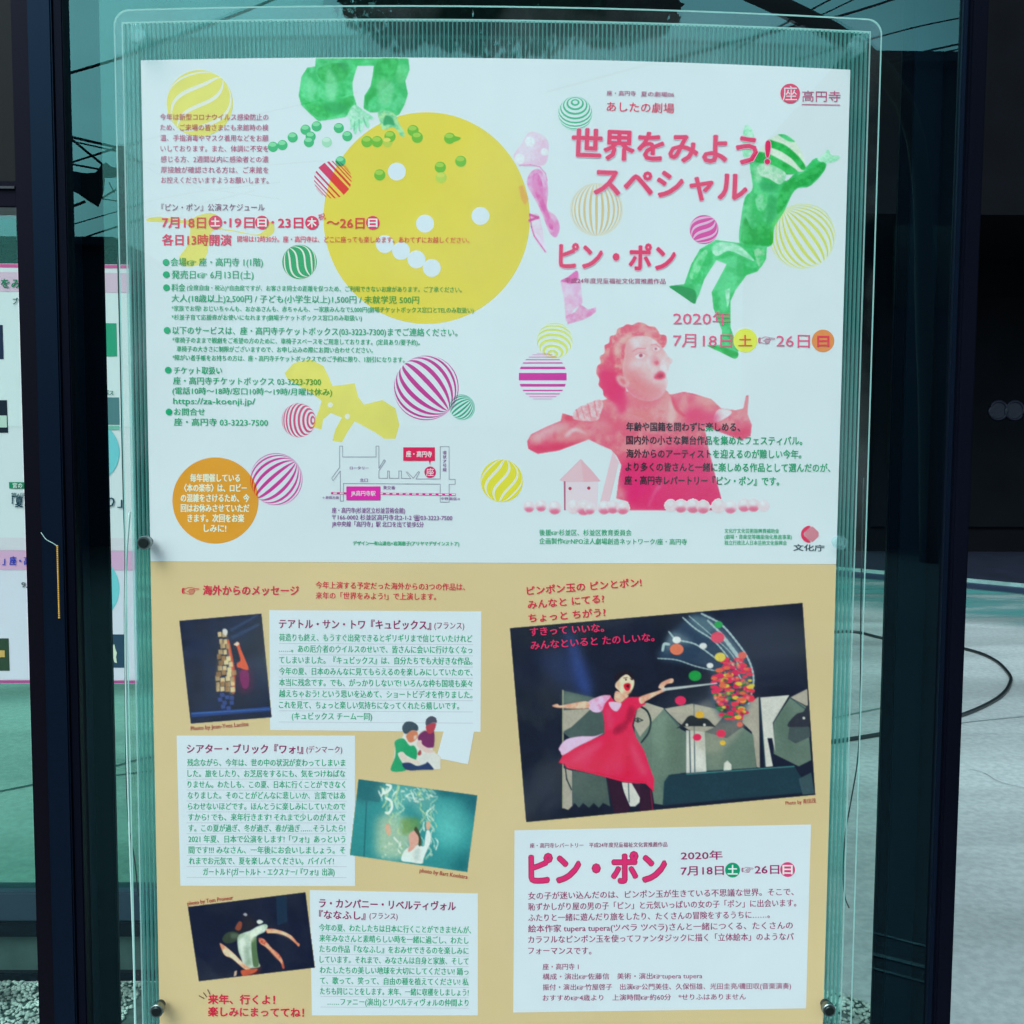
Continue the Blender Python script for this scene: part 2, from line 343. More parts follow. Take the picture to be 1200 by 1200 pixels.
rband('printed_band', 645, 668, (205, 160, 200)); rband('printed_band', 630, 644.5, (196, 200, 216)); rband('printed_band', 797, 800.5, (165, 70, 140))
rband('printed_wash', 342.5, 500, (205, 216, 226)); rband('printed_wash', 668.5, 796, (200, 205, 226))
rband('printed_photo', 378, 417, (45, 150, 120), 95, 137, 2); rband('printed_photo', 465, 497, (75, 120, 130), 95, 140, 2)
rband('printed_photo', 498, 503, (110, 175, 165), 95, 140, 2)
ph = rband('printed_photo', 743, 782, (38, 62, 88), 100, 148, 2)
rband('printed_photo', 381, 421, (32, 45, 75), -60, 4, 2); rband('printed_photo', 469, 507, (25, 35, 50), -60, 9, 2)
rband('printed_photo', 487, 501, (170, 200, 195), -6, 8.5, 3); rband('printed_photo', 748, 786, (42, 62, 42), -60, 11, 2)
rband('printed_photo', 762, 770, (190, 160, 90), -2, 6, 3)
rband('printed_label', 565, 572.5, (20, 130, 95), 11, 60, 2)
for (cx_, cy_, r_) in ((102, 530, 38), (98, 690, 42)):
    vs = [P2(cx_+r_*math.cos(a*math.pi/24), cy_+r_*math.sin(a*math.pi/24), 1.2) for a in range(48)]
    quad('printed_disc', vs, opq((105, 190, 205)), rp)
vs = [P2(*q, 2.5) for q in ((131, 757), (134, 755), (135, 760), (137, 765), (136, 770), (137, 777), (134, 776), (132, 768), (130, 764))]
quad('printed_figure', vs, opq((205, 215, 200)), rp)

# ------------------------------------------------------------------ the poster: print helpers
LY = .000014
NC = [0]
def nl(l): NC[0] += 1; return l + (NC[0] % 45)*.018
def P(px, py, l): return V(px, py, D-LY*l)
poster_bot = V(185, 1235, D)
X0, X1 = -0.29741, 0.29659
ZT = CAMZ + .31223; ZS = ZT-.42; ZB = ZT-.841
PO = Vector((0, D, ZB))
poster = empty('theatre_poster', PO)
tag(poster, 'large white and tan theatre festival poster under clear acrylic in the middle', 'poster')
def topz(x):                      # the sheet's top edge bows up a little in the middle
    t = (x-X0)/(X1-X0); return ZT + .0055*(1-(2*t-1)**2) - .001*t
def sheet(name, z0, zf, mat, y0, th):
    N = 24; vs, fs = [], []
    for i in range(N+1):
        x = X0+(X1-X0)*i/N; zt_ = zf(x)
        vs += [(x, y0, z0), (x, y0, zt_), (x, y0+th, z0), (x, y0+th, zt_)]
        if i:
            a = 4*(i-1); b_ = 4*i
            fs += [(a, b_, b_+1, a+1), (a+2, a+3, b_+3, b_+2), (a+1, b_+1, b_+3, a+3), (a, a+2, b_+2, b_)]
    fs += [(0, 1, 3, 2), (4*N, 4*N+2, 4*N+3, 4*N+1)]
    return mesh(name, vs, fs, mat, poster)
M_paper = opq((187, 213, 221), .02, None, 6)
sheet('white_sheet', ZS+.0002, topz, M_paper, D, .0004)
M_tan = opq((190, 182, 138), .05, None, 5)
sheet('tan_sheet', ZB, lambda x: ZS, M_tan, D, .0004)


# a printed halftone picture: tones laid down patch by patch, kept as colours on a fine mesh lying on the sheet
def _vnoise(X, Y, sc, seed):
    r = np.random.RandomState(seed); t = r.rand(64, 64); o = 0; a = 1.0; tot = 0
    for k in range(4):
        u, v = X/sc, Y/sc; iu, iv = np.floor(u).astype(int), np.floor(v).astype(int); fu, fv = u-iu, v-iv
        fu, fv = fu*fu*(3-2*fu), fv*fv*(3-2*fv); g_ = lambda i, j: t[i % 64, j % 64]
        o = o+a*(g_(iu, iv)*(1-fu)*(1-fv)+g_(iu+1, iv)*fu*(1-fv)+g_(iu, iv+1)*(1-fu)*fv+g_(iu+1, iv+1)*fu*fv); tot += a; a *= .55; sc /= 2.1
    return o/tot
def _blur(M, r):
    for ax in (0, 1):
        for _ in range(2):
            n = max(1, int(round(r))); w = 2*n+1
            p = np.pad(M, [(n+1, n) if i == ax else (0, 0) for i in (0, 1)]); c = np.cumsum(p, axis=ax)
            M = (np.take(c, range(w, c.shape[ax]), ax)-np.take(c, range(0, c.shape[ax]-w), ax))/w
    return M
class Canvas:
    ST = .4                       # working pitch in photo pixels (two cells per mesh cell)
    def __init__(self, name, x0, y0, x1, y1, l, base=None, grain=.05, par=None):
        self.n, self.l, self.ops, self.grain, self.par = name, l, [], grain, par
        self.x0, self.y0 = x0, y0; self.w, self.h = int((x1-x0)/self.ST)//2*2+1, int((y1-y0)/self.ST)//2*2+1
        self.base = base; self.clip = 'photograph' in name; self.bk = None
    def add(self, pts, c, l, blur, alpha, grow, c2=None, sc=40): self.ops.append((l, len(self.ops), pts, c, blur, alpha, grow, c2, sc))
    def mask(self, pts, blur):
        st = self.ST; m_ = blur/st*1.4+3; px = np.array(pts, float); px[:, 0] = (px[:, 0]-self.x0)/st; px[:, 1] = (px[:, 1]-self.y0)/st
        a0, a1 = max(0, int(px[:, 0].min()-m_)), min(self.w, int(px[:, 0].max()+m_)+1); b0, b1 = max(0, int(px[:, 1].min()-m_)), min(self.h, int(px[:, 1].max()+m_)+1)
        if a1 <= a0 or b1 <= b0: return None
        X = np.arange(a0, a1)+.0; M = np.zeros((b1-b0, a1-a0)); n = len(px)
        for off in (-.25, .25):
            for j, y in enumerate(np.arange(b0, b1)+off):
                xs_ = []
                for i in range(n):
                    (x_0, y_0), (x_1, y_1) = px[i-1], px[i]
                    if (y_0 > y) != (y_1 > y): xs_.append(x_0+(y-y_0)*(x_1-x_0)/(y_1-y_0))
                xs_.sort()
                for k in range(0, len(xs_)-1, 2): M[j] += .5*np.clip(np.minimum(X+.5, xs_[k+1])-np.maximum(X-.5, xs_[k]), 0, 1)
        return _blur(M, blur/st*.42) if blur > .3 else M, a0, a1, b0, b1
    def build(self):
        H, W_ = self.h, self.w; Yg, Xg = np.mgrid[0:H, 0:W_]*self.ST; Xg = Xg+self.x0; Yg = Yg+self.y0
        col = np.zeros((H, W_, 3)); A_ = np.zeros((H, W_)); first = True
        for l, k, pts, c, blur, alpha, grow, c2, sc in sorted(self.ops, key=lambda o: (o[0], o[1])):
            c = np.array(c, float)
            if first: col[:] = c
            r = self.mask(pts, blur)
            if r is None: continue
            M, a0, a1, b0, b1 = r; M = np.clip(M, 0, 1)*alpha; cc = c
            if first: clipm = np.zeros((H, W_)); clipm[b0:b1, a0:a1] = M; first = False
            if c2 is not None:
                nz = _vnoise(Xg[b0:b1, a0:a1], Yg[b0:b1, a0:a1], max(3, 460/sc), k % 50); q = np.clip((nz-.36)/.28, 0, 1)[..., None]; cc = c*(1-q)+np.array(c2, float)*q
            sub = col[b0:b1, a0:a1]; sa = A_[b0:b1, a0:a1]
            w = M if not grow else M/np.maximum(1e-3, M+sa*(1-M))
            sub[:] = sub*(1-w[..., None])+cc*w[..., None]
            if grow: sa[:] = sa+(1-sa)*M
        gr = _vnoise(Xg, Yg, 2.2, 77)-.5; gr2 = _vnoise(Xg, Yg, 26, 78)-.5
        col = col*(1+self.grain*(gr+gr2*1.2)[..., None]*2)+self.grain*60*gr[..., None]
        if self.clip: A_ = np.minimum(A_, clipm)
        bk = np.zeros((H, W_, 3)); bk[:] = (187, 213, 221)
        bk[Yg > 659] = (190, 182, 138)
        bk[((Xg-500)/121)**2+((Yg-255.5)/124)**2 < 1] = (204, 194, 56)
        if self.bk is not None: bk = self.bk(Xg, Yg, bk)
        col = col*A_[..., None]+bk*(1-A_[..., None])
        col = col[::2, ::2]; A_ = np.clip(A_[::2, ::2], 0, 1); Xs, Ys = Xg[::2, ::2], Yg[::2, ::2]
        z = np.clip(col, 3, 250)/255; z = np.where(z <= .04045, z/12.92, ((z+.055)/1.055)**2.4)
        z = np.clip(np.array(PAPER)*z/np.array(WHITE), .004, .9)
        h, w = A_.shape; on = A_ > .03; idx = -np.ones((h, w), int)
        q = on[:-1, :-1] & on[1:, :-1] & on[:-1, 1:] & on[1:, 1:]; use = np.zeros((h, w), bool)
        use[:-1, :-1] |= q; use[1:, :-1] |= q; use[:-1, 1:] |= q; use[1:, 1:] |= q
        idx[use] = np.arange(use.sum()); xs_, ys_ = Xs[use], Ys[use]
        # rays to the sheet, all at once
        R_, U_, F_ = (np.array(v) for v in (RIGHT, UP, FWD)); d = F_+R_*((xs_-600)/1200)[:, None]+U_*((600-ys_)/1200)[:, None]
        co = np.array(CAMP)+d*((D-LY*self.l)/d[:, 1])[:, None]
        j, i = np.nonzero(q); fs = np.stack([idx[j, i], idx[j+1, i], idx[j+1, i+1], idx[j, i+1]], 1)
        par = self.par or poster; off = Vector((0, 0, 0)); p = par
        while p is not None: off += p.location; p = p.parent
        co = co-np.array(off); me = bpy.data.meshes.new(self.n); me.vertices.add(len(co)); me.vertices.foreach_set('co', co.ravel())
        me.loops.add(fs.size); me.loops.foreach_set('vertex_index', fs.ravel()); me.polygons.add(len(fs)); me.polygons.foreach_set('loop_start', np.arange(0, fs.size, 4)); me.polygons.foreach_set('loop_total', np.full(len(fs), 4))
        me.update(); ca = me.attributes.new('tone', 'FLOAT_COLOR', 'POINT'); ca.data.foreach_set('color', np.concatenate([z[use], np.ones((use.sum(), 1))], 1).ravel())
        me.materials.append(M_tone); o = bpy.data.objects.new(self.n, me); COL.objects.link(o); o.parent = par; return o
def tone_mat():
    mt = bpy.data.materials.new('halftone_print'); mt.use_nodes = True; n = mt.node_tree; b = n.nodes['Principled BSDF']; b.inputs['Roughness'].default_value = .75; b.inputs['Specular IOR Level'].default_value = .15
    at = n.nodes.new('ShaderNodeAttribute'); at.attribute_name = 'tone'; n.links.new(at.outputs['Color'], b.inputs['Base Color']); return mt
M_tone = tone_mat()
def smooth_pts(pts, k):
    R = [Vector((x, y, 0)) for x, y in pts]; n = len(R); Q = []
    for i in range(n):
        a, b_, c_, d = R[i-1], R[i], R[(i+1) % n], R[(i+2) % n]
        for s in range(k):
            t = s/k; q = .5*((2*b_)+(c_-a)*t+(2*a-5*b_+4*c_-d)*t*t+(3*b_-a-3*c_+d)*t**3); Q.append((q.x, q.y))
    return Q
def poly(name, pts, mat, l, parent=poster, smooth=True, k=5):
    """a printed patch traced on the poster's own plane"""
    if isinstance(parent, Canvas):
        c, c2, sc = TONES[mat.name]; parent.add(smooth_pts(pts, k) if smooth and len(pts) > 4 else pts, c, l, .7, 1, True, c2, sc); return parent
    Q = [Vector((x, y, 0)) for x, y in pts]
    if smooth and len(Q) > 4:
        R = Q; o = []
        n = len(R)
        for i in range(n):
            a, b_, c, d = R[i-1], R[i], R[(i+1) % n], R[(i+2) % n]
            for s in range(k):
                t = s/k; o.append(.5*((2*b_)+(c-a)*t+(2*a-5*b_+4*c-d)*t*t+(3*b_-a-3*c+d)*t**3))
        Q = o
    tri = tessellate_polygon([Q]); l = nl(l)
    return mesh(name, [P(q.x, q.y, l) for q in Q], [tuple(t) for t in tri], mat, parent)
def multi(name, polys, mat, l, parent=poster):
    if isinstance(parent, Canvas):
        for q in polys: parent.add(q, TONES[mat.name][0], l, .6, .95, True)
        return parent
    vs, fs = [], []; l = nl(l)
    for qi, Q in enumerate(polys):
        Q = [Vector((x, y, 0)) for x, y in Q]; b0 = len(vs)
        vs += [P(q.x, q.y, l+.6*qi/len(polys)) for q in Q]; fs += [tuple(b0+i for i in t) for t in tessellate_polygon([Q])]
    return mesh(name, vs, fs, mat, parent)
def circ(x, y, r, n=40, ry=None):
    ry = ry or r; return [(x+r*math.cos(2*math.pi*i/n), y+ry*math.sin(2*math.pi*i/n)) for i in range(n)]
def line(pts, w):
    out_ = []
    for a, b_ in zip(pts, pts[1:]):
        dx, dy = b_[0]-a[0], b_[1]-a[1]; q = math.hypot(dx, dy) or 1; nx, ny = -dy/q*w/2, dx/q*w/2
        ex, ey = dx/q*w/2, dy/q*w/2
        out_.append([(a[0]-nx-ex, a[1]-ny-ey), (b_[0]-nx+ex, b_[1]-ny+ey), (b_[0]+nx+ex, b_[1]+ny+ey), (a[0]+nx-ex, a[1]+ny-ey)])
    return out_
def T(ox, oy, s):
    return lambda pts: [(ox+u*s, oy+v*s) for u, v in pts]
R1, R2, R3, R4 = T(160, 60, .21667), T(380, 60, .21667), T(600, 60, .21667), T(780, 60, .21667)
R5, R6, R7, R8 = T(160, 290, .21667), T(380, 290, .21667), T(600, 290, .21667), T(780, 290, .21667)
C3, C4, MP = T(600, 460, .16667), T(790, 460, .2), T(360, 480, .20833)
A5, A6, A7, A8 = T(190, 660, .18333), T(380, 700, .18333), T(590, 660, .16667), T(760, 700, .18333)
B1, B3, B4, B8 = T(590, 780, .16667), T(390, 880, .18333), T(190, 1020, .15), T(430, 820, .125)

# text -----------------------------------------------------------------
_tc = {}
def text_mesh(s, bold):
    k = (s, bold)
    if k in _tc: return _tc[k]
    c = bpy.data.curves.new('t', 'FONT'); c.body = s; c.size = 1; c.resolution_u = 2; c.offset = bold; c.fill_mode = 'FRONT'
    o = bpy.data.objects.new('t', c); COL.objects.link(o); dg = bpy.context.evaluated_depsgraph_get()
    me = bpy.data.meshes.new_from_object(o.evaluated_get(dg)); bpy.data.objects.remove(o); bpy.data.curves.remove(c)
    co = [tuple(v.co) for v in me.vertices]; fa = [tuple(p.vertices) for p in me.polygons]; bpy.data.meshes.remove(me)
    _tc[k] = (co, fa); return _tc[k]
def pin(x, y, Q):
    c = False
    for i in range(len(Q)):
        (ax, ay), (bx, by) = Q[i], Q[i-1]
        if (ay > y) != (by > y) and x < (bx-ax)*(y-ay)/(by-ay)+ax: c = not c
    return c
def on_yellow(x, y):
    if y > 520 or x > 625: return False
    return ((x-500)/121)**2+((y-255.5)/124)**2 < 1 or any(pin(x, y, Q) for Q in YF)
def txt(s, x0, y0, x1, y1, h, mat, l=30, parent=poster, bold=.012, name='printed_text', pt=None, alt=None):
    """one line of print; bold stacks slightly shifted copies, 'alt' is (test, material) for what it overprints"""
    co, fa = text_mesh(s, 0)
    if not co: return
    mn = min(c[0] for c in co); mx = max(c[0] for c in co); w = mx-mn
    dx, dy = x1-x0, y1-y0; Ln = math.hypot(dx, dy); ux, uy = dx/Ln, dy/Ln
    e = h/.92; vs, fs, mi = [], [], []
    sh = [(0, 0)] if bold < .004 else ([(-bold, 0), (bold, 0)] if bold < .016 else ([(-bold, -bold*.6), (bold, bold*.6), (-bold, bold*.6), (bold, -bold*.6)] if bold < .028 else [(bold*math.cos(k*.7854), bold*math.sin(k*.7854)) for k in range(8)]))
    if bold >= .028: sh = sh+[(0, 0)]
    alt = alt or ALT.get(mat.name)
    for k, (ox, oy) in enumerate(sh):
        b0 = len(vs); px_ = []
        for c in co:
            a = (c[0]-mn)/w*Ln+ox*e; b_ = (c[1]-.37+oy)*e
            X, Y = x0+ux*a+uy*b_, y0+uy*a-ux*b_; px_.append((X, Y))
            vs.append(P(X, Y, l+k*.11) if pt is None else pt(X, Y)+Vector((0, -k*.000004, 0)))
        for f in fa:
            fs.append(tuple(b0+i for i in f))
            mi.append(1 if alt and alt[0](*px_[f[0]]) else 0)
    o = mesh(name, vs, fs, mat, parent)
    if alt and any(mi): o.data.materials.append(alt[1]); o.data.polygons.foreach_set('material_index', mi)
    return o
def soft(name, pts, c, l, parent, f=4, alpha=.8, k=4):
    """a tone that fades out over f pixels, inside its picture"""
    parent.add(smooth_pts(pts, k), c, l, f, alpha, False); return parent
RED = opq((197, 38, 88)); PLUM = opq((150, 52, 108)); DPLUM = opq((112, 40, 96)); GRN = opq((0, 158, 108)); VIO = opq((120, 66, 140))
PINK = opq((203, 84, 126)); MAUVE = opq((165, 78, 122))
YF = [T(160, 60, .21667)([(130, 895), (330, 890), (400, 875), (450, 900), (440, 950), (400, 990), (390, 1050), (380, 1100), (350, 1145), (300, 1165), (240, 1155), (232, 1110), (270, 1060), (290, 990), (270, 935)]), T(160, 290, .21667)([(800, 680), (850, 625), (940, 605), (1010, 640), (1040, 700), (1060, 750), (1060, 850), (1000, 830), (950, 790), (880, 750), (815, 710)])]
ALT = {RED.name: (on_yellow, opq((192, 62, 36))), GRN.name: (on_yellow, opq((52, 150, 44))), MAUVE.name: (lambda x, y: math.hypot(x-234, y-121) < 39, opq((172, 92, 78)))}
OW = opq((205, 218, 220)); OGRN = opq((14, 142, 104)); OCRIM = opq((196, 34, 86))

# ---- upper sheet: discs and balls
def bandpoly(kind, a, b_, cx, cy_, r, ang, tilt, sw=0, n=22):
    """a stripe on a ball seen square on: between two meridians or two parallels"""
    ca, sa = math.cos(ang), math.sin(ang); ct, st = math.cos(tilt), math.sin(tilt)
    def pr(lat, lon):
        x, y, z = math.cos(lat)*math.sin(lon), math.sin(lat), math.cos(lat)*math.cos(lon)
        y, z = y*ct - z*st, y*st + z*ct
        if z < 0:
            q = math.hypot(x, y) or 1; x, y = x/q, y/q
        return (cx+r*(x*ca-y*sa), cy_-r*(x*sa+y*ca), z)
    A_, B_ = [], []
    for i in range(n+1):
        if kind == 'mer':
            lat = -math.pi/2+math.pi*i/n; s_ = sw*math.sin(2*lat)
            A_.append(pr(lat, max(-1.57, min(1.57, a+s_)))); B_.append(pr(lat, max(-1.57, min(1.57, b_+s_))))
        else:
            lon = -math.pi+2*math.pi*i/n if tilt > .25 else -math.pi/2+math.pi*i/n
            A_.append(pr(a, lon)); B_.append(pr(b_, lon))
    vs = A_+B_; N = n+1
    fs = [(i, i+1, N+i+1, N+i) for i in range(n) if max(A_[i][2], A_[i+1][2], B_[i][2], B_[i+1][2]) > 0]
    return [(v[0], v[1]) for v in vs], fs
def ball(cx, cy_, r, kind, bands, ang, tilt, mat, l=12, sw=0, base=None):
    vs, fs = [], []
    for a, b_ in bands:
        v, f = bandpoly(kind, a, b_, cx, cy_, r, math.radians(ang), math.radians(tilt), sw); b0 = len(vs)
        vs += [P(x, y, l) for x, y in v]; fs += [tuple(b0+i for i in q) for q in f]
    o = poly('printed_ball', circ(cx, cy_, r), base, l-1, smooth=False) if base else None
    return mesh('ball_stripes' if o else 'printed_ball', vs, fs, mat, o or poster)
def evenb(n, lo=-1.57, hi=1.57, duty=.5):
    s = (hi-lo)/n; return [(lo+s*i+s*(1-duty)/2, lo+s*i+s*(1+duty)/2) for i in range(n)]
YEL = opq((204, 194, 56), .05, None, 9); YELP = opq((214, 203, 98), .06, None, 30); 
WL = opq((196, 214, 205))
big = poly('printed_disc', circ(500, 255.5, 121, 96, 124), YEL, 3, smooth=False)
for i, q in enumerate(((465, 201), (498, 262), (563, 253), (451, 286), (470, 294), (488, 304), (506, 314))): poly('white_dot', circ(*q, 10.5, 28), opq((187, 213, 225)), 4+i*.3, big, smooth=False)
ball(234, 121, 39, 'mer', [(-1.32, -1.18), (-.62, -.48), (.0, .12), (.75, .92)], -44, 0, WL, 8, .22, opq((219, 206, 104), .04))
ball(351, 307, 20.3, 'mer', [(-1.3, -1.13), (-.75, -.6), (-.22, -.1), (.3, .42), (.8, .95), (1.25, 1.4)], 34, 0, WL, 8, .28, opq((20, 150, 92)))
ball(825, 269, 17, 'mer', [(-1.2, -.9), (-.55, -.35), (0, .2), (.6, .8), (1.1, 1.3)], -50, 0, opq((222, 170, 205)), 8, .22, opq((190, 62, 150)))
ball(588, 563.5, 25, 'mer', [(-1.25, -1.1), (-.7, -.52), (-.1, .05), (.5, .65), (1.05, 1.2)], -14, 0, WL, 8, .3, opq((200, 204, 62)))
ball(390, 210.5, 22, 'par', [(-1.35, -1.28), (-1.15, -1.05), (-.9, -.82), (-.68, -.58), (-.42, -.32), (-.13, .30), (.42, .55), (.68, .76), (.88, .98), (1.1, 1.2), (1.32, 1.4)], -47, 0, ink((196, 40, 90)), 12)
ball(674, 133, 20, 'par', evenb(11, -1.5, 1.5, .42), 0, 48, ink((40, 165, 115)), 12)
ball(699, 245.5, 31, 'mer', evenb(13, duty=.42), 0, 0, ink((214, 178, 128)), 12)
ball(940, 276, 39, 'mer', evenb(13, duty=.42), 35, 18, ink((205, 208, 105)), 9)
ball(500, 455, 38.5, 'mer', evenb(10, duty=.46), 44, -14, ink((170, 44, 136)), 12)
ball(542, 477, 15.2, 'mer', evenb(10, duty=.5), -52, 20, ink((30, 150, 115)), 13)
ball(350, 492.5, 20, 'par', evenb(11, -1.45, 1.5, .5), -90, 32, ink((190, 72, 116)), 12)
ball(324, 561.5, 31, 'mer', evenb(10, duty=.42), -48, 10, ink((176, 50, 140)), 12)
ball(636, 441.5, 28.3, 'par', [(-.15, .16), (-.42, -.30), (-.64, -.57), (-.82, -.76), (-1.0, -.95), (-1.2, -1.15), (.32, .43), (.58, .64), (.76, .81), (.93, .98), (1.12, 1.17), (1.3, 1.36)], 0, 0, ink((180, 50, 150)), 12)
ball(650, 399, 21, 'par', evenb(9, -1.4, 1.5, .5), 172, 40, ink((214, 210, 100)), 10)
orange = poly('printed_disc', circ(252.5, 586.5, 50.5, 72), opq((222, 146, 46), .05, None, 14), 5, smooth=False)

# yellow cut-out figures
poly('printed_figure', R1([(60, 905), (130, 895), (270, 915), (330, 890), (400, 875), (450, 900), (440, 950), (560, 975), (650, 992), (700, 960), (712, 925), (740, 930), (745, 975), (710, 1005), (660, 1000), (450, 965), (400, 990), (390, 1050), (380, 1100), (350, 1145), (300, 1165), (240, 1155), (232, 1110), (270, 1060), (290, 990), (270, 935), (130, 925), (60, 920)]), YELP, 2, k=3)
fy = poly('printed_figure', R5([(800, 680), (850, 625), (940, 605), (1010, 640), (1040, 700), (1060, 750), (1180, 735), (1200, 810), (1230, 850), (1330, 825), (1400, 870), (1422, 960), (1400, 1035), (1340, 1035), (1290, 1000), (1180, 940), (1140, 1000), (1110, 1055), (1060, 1045), (1075, 985), (1110, 920), (1050, 895), (1010, 930), (1000, 985), (950, 970), (990, 870), (1000, 830), (950, 790), (880, 750), (815, 710)]), YELP, 2, smooth=False)
multi('white_dots', [circ(387, 474.5, 3, 14), circ(407, 488, 3.2, 14)], WL, 3, fy)

# green kneeling figure at the top edge with its hands and many small balls
GA = opq((40, 176, 92), 0, (74, 196, 128), 45); GB = opq((22, 158, 66), 0, (48, 180, 92), 60); GP = opq((120, 205, 165), 0, (160, 218, 196), 90); GD = opq((16, 140, 70))
fig = Canvas('printed_figure', 345, 68, 485, 165, 7)
poly('printed_figure', [(370, 68.2), (369, 78), (360, 79), (353, 90), (350, 112), (353, 123), (364, 134), (373, 142), (388, 140), (405, 137), (418, 123), (414, 110), (413, 97), (416, 86), (419, 77), (438, 77), (436, 92), (434, 101), (427, 112), (426, 127), (434, 132), (448, 131), (462, 137), (468, 134), (474, 123), (478, 110), (475, 95), (480, 82), (478.5, 68.2)], GA, 5, fig, smooth=False)
poly('sleeve_shadow', [(440, 78), (446, 68.6), (466, 68.6), (462, 90), (446, 108), (434, 116), (430, 124), (428, 113), (435, 101)], GB, 6, fig)
poly('sleeve_shadow', [(372, 82), (382, 76), (398, 74), (410, 80), (404, 92), (388, 98), (376, 94)], GB, 6, fig)
poly('sleeve_shadow', [(356, 116), (370, 122), (392, 120), (412, 112), (414, 122), (398, 134), (376, 138), (362, 130)], GB, 6, fig)
for q, c_, a_ in (([(384, 80), (396, 96), (392, 118), (382, 110)], (120, 208, 160), .6), ([(362, 92), (370, 100), (366, 118), (358, 106)], (104, 204, 150), .6), ([(396, 74), (408, 74), (404, 84)], (12, 132, 66), .6), ([(442, 98), (452, 92), (462, 104), (456, 122), (444, 120)], (112, 204, 150), .6), ([(466, 76), (476, 80), (474, 96), (466, 96)], (96, 200, 130), .6), ([(378, 124), (396, 120), (408, 126), (392, 134)], (14, 140, 74), .55)): soft('fabric_fold', q, c_, 6.8, fig, 5, a_)
hand = poly('hand', R2([(165, 290), (200, 310), (225, 330), (250, 345), (268, 360), (262, 372), (240, 368), (245, 395), (238, 415), (226, 410), (215, 385), (212, 410), (200, 440), (190, 435), (190, 400), (178, 420), (172, 448), (160, 442), (158, 410), (145, 425), (138, 415), (140, 380), (125, 350), (140, 315)]), GP, 7, fig, k=3)
multi('finger_lines', sum([line(R2(q), 1.0) for q in ([(165, 380), (160, 430)], [(188, 370), (190, 430)], [(212, 360), (226, 405)])], []), opq((70, 170, 125)), 8, fig)
poly('hand', R2([(290, 330), (340, 320), (385, 345), (405, 390), (430, 430), (435, 460), (415, 460), (395, 430), (370, 410), (330, 425), (310, 420), (300, 380)]), opq((96, 190, 140), 0, (150, 210, 150), 90), 7, fig, k=3)
poly('hand_shadow', R2([(330, 350), (365, 360), (380, 400), (350, 395), (320, 400)]), opq((40, 150, 90)), 8, fig)
fig.build()
def smallball(x, y, r=6.6, c=(48, 172, 110), c2=(110, 200, 150)):
    o = poly('printed_ball', circ(x, y, r, 22), opq(c), 9, smooth=False)
    poly('ball_highlight', circ(x-.6, y-r*.42, r*.72, 16, r*.42), opq(c2), 10, o, smooth=False)
for q in ((320, 172), (331, 170), (343, 161), (358, 152), (364, 160), (362, 166.5), (371, 148), (397, 150), (407, 159.5), (399, 189)): smallball(*q, 6)
smallball(383, 166.5, 6, (140, 205, 175), (170, 215, 200))
for q in ((430, 166), (442, 166), (457, 160), (484, 153), (489, 161), (527, 162), (540, 189), (516, 196), (445, 205)): smallball(*q, 6.6, (92, 172, 30), (140, 190, 60))
smallball(454, 166.5, 6, (160, 190, 60), (195, 200, 85)); smallball(517, 208, 6.4, (160, 196, 70), (180, 200, 80))
poly('printed_ball', [(530, 160), (536, 160), (540, 162), (536, 165), (530, 166)], opq((92, 172, 30)), 9)

# pink figure between the discs
PK = opq((214, 128, 186), 0, (224, 168, 206), 60); PKL = opq((208, 190, 214), 0, (200, 205, 220), 60)
pc_ = Canvas('printed_figure', 598, 148, 706, 384, 7)
pf_ = poly('printed_figure', R3([(20, 600), (10, 560), (50, 500), (90, 440), (150, 445), (195, 490), (195, 560), (180, 610), (130, 620), (60, 620)]), opq((206, 176, 206), 0, (204, 196, 216), 30), 6, pc_)
multi('white_dots', [circ(621, 166, 6, 18), circ(609, 186, 6, 18), circ(638, 178, 4.5, 16)], opq((198, 216, 224)), 7, pf_)
pf2 = poly('printed_figure', R3([(85, 680), (110, 645), (150, 640), (185, 690), (195, 760), (190, 850), (235, 890), (258, 950), (240, 1005), (205, 985), (170, 900), (140, 830), (100, 760), (82, 720)]), PK, 6, pc_)
poly('leg_shade', R3([(110, 680), (140, 660), (165, 720), (170, 800), (200, 880), (225, 950), (205, 960), (165, 860), (130, 780)]), opq((196, 84, 166), 0, (214, 128, 186), 60), 7, pf2)
poly('leg', R3([(100, 890), (140, 880), (160, 940), (175, 1030), (190, 1090), (150, 1055), (115, 990), (105, 930)]), PKL, 6, pf2)
multi('outline', line(R3([(95, 880), (105, 950), (120, 1000), (160, 1055), (180, 1085)]), 1.3)+line(R3([(100, 885), (140, 900), (95, 915)]), 3), opq((190, 70, 150)), 8, pf2)
multi('outline', line(R3([(40, 618), (100, 615), (150, 625), (180, 660), (190, 700)]), 1.0), opq((205, 100, 170)), 8, pf2)
poly('orange_patch', R2([(1050, 730), (1075, 725), (1105, 800), (1085, 835), (1065, 800)]), opq((222, 160, 60)), 7, pf2, smooth=False)
bt = pc_; poly('printed_figure', R7([(262, 180), (300, 160), (355, 125), (372, 190), (382, 300), (340, 330), (290, 400), (285, 300)]), opq((208, 186, 212), 0, (212, 160, 200), 60), 6, pc_, smooth=False)
poly('shoe', R7([(300, 415), (292, 370), (340, 350), (370, 305), (410, 335), (455, 322), (455, 345), (430, 368), (380, 392)]), opq((203, 118, 172), 0, (214, 160, 196), 70), 7, bt, smooth=False)
poly('cuff', R7([(262, 180), (300, 160), (350, 125), (358, 165), (330, 195), (290, 190)]), opq((196, 96, 168)), 7, bt)

pc_.build()
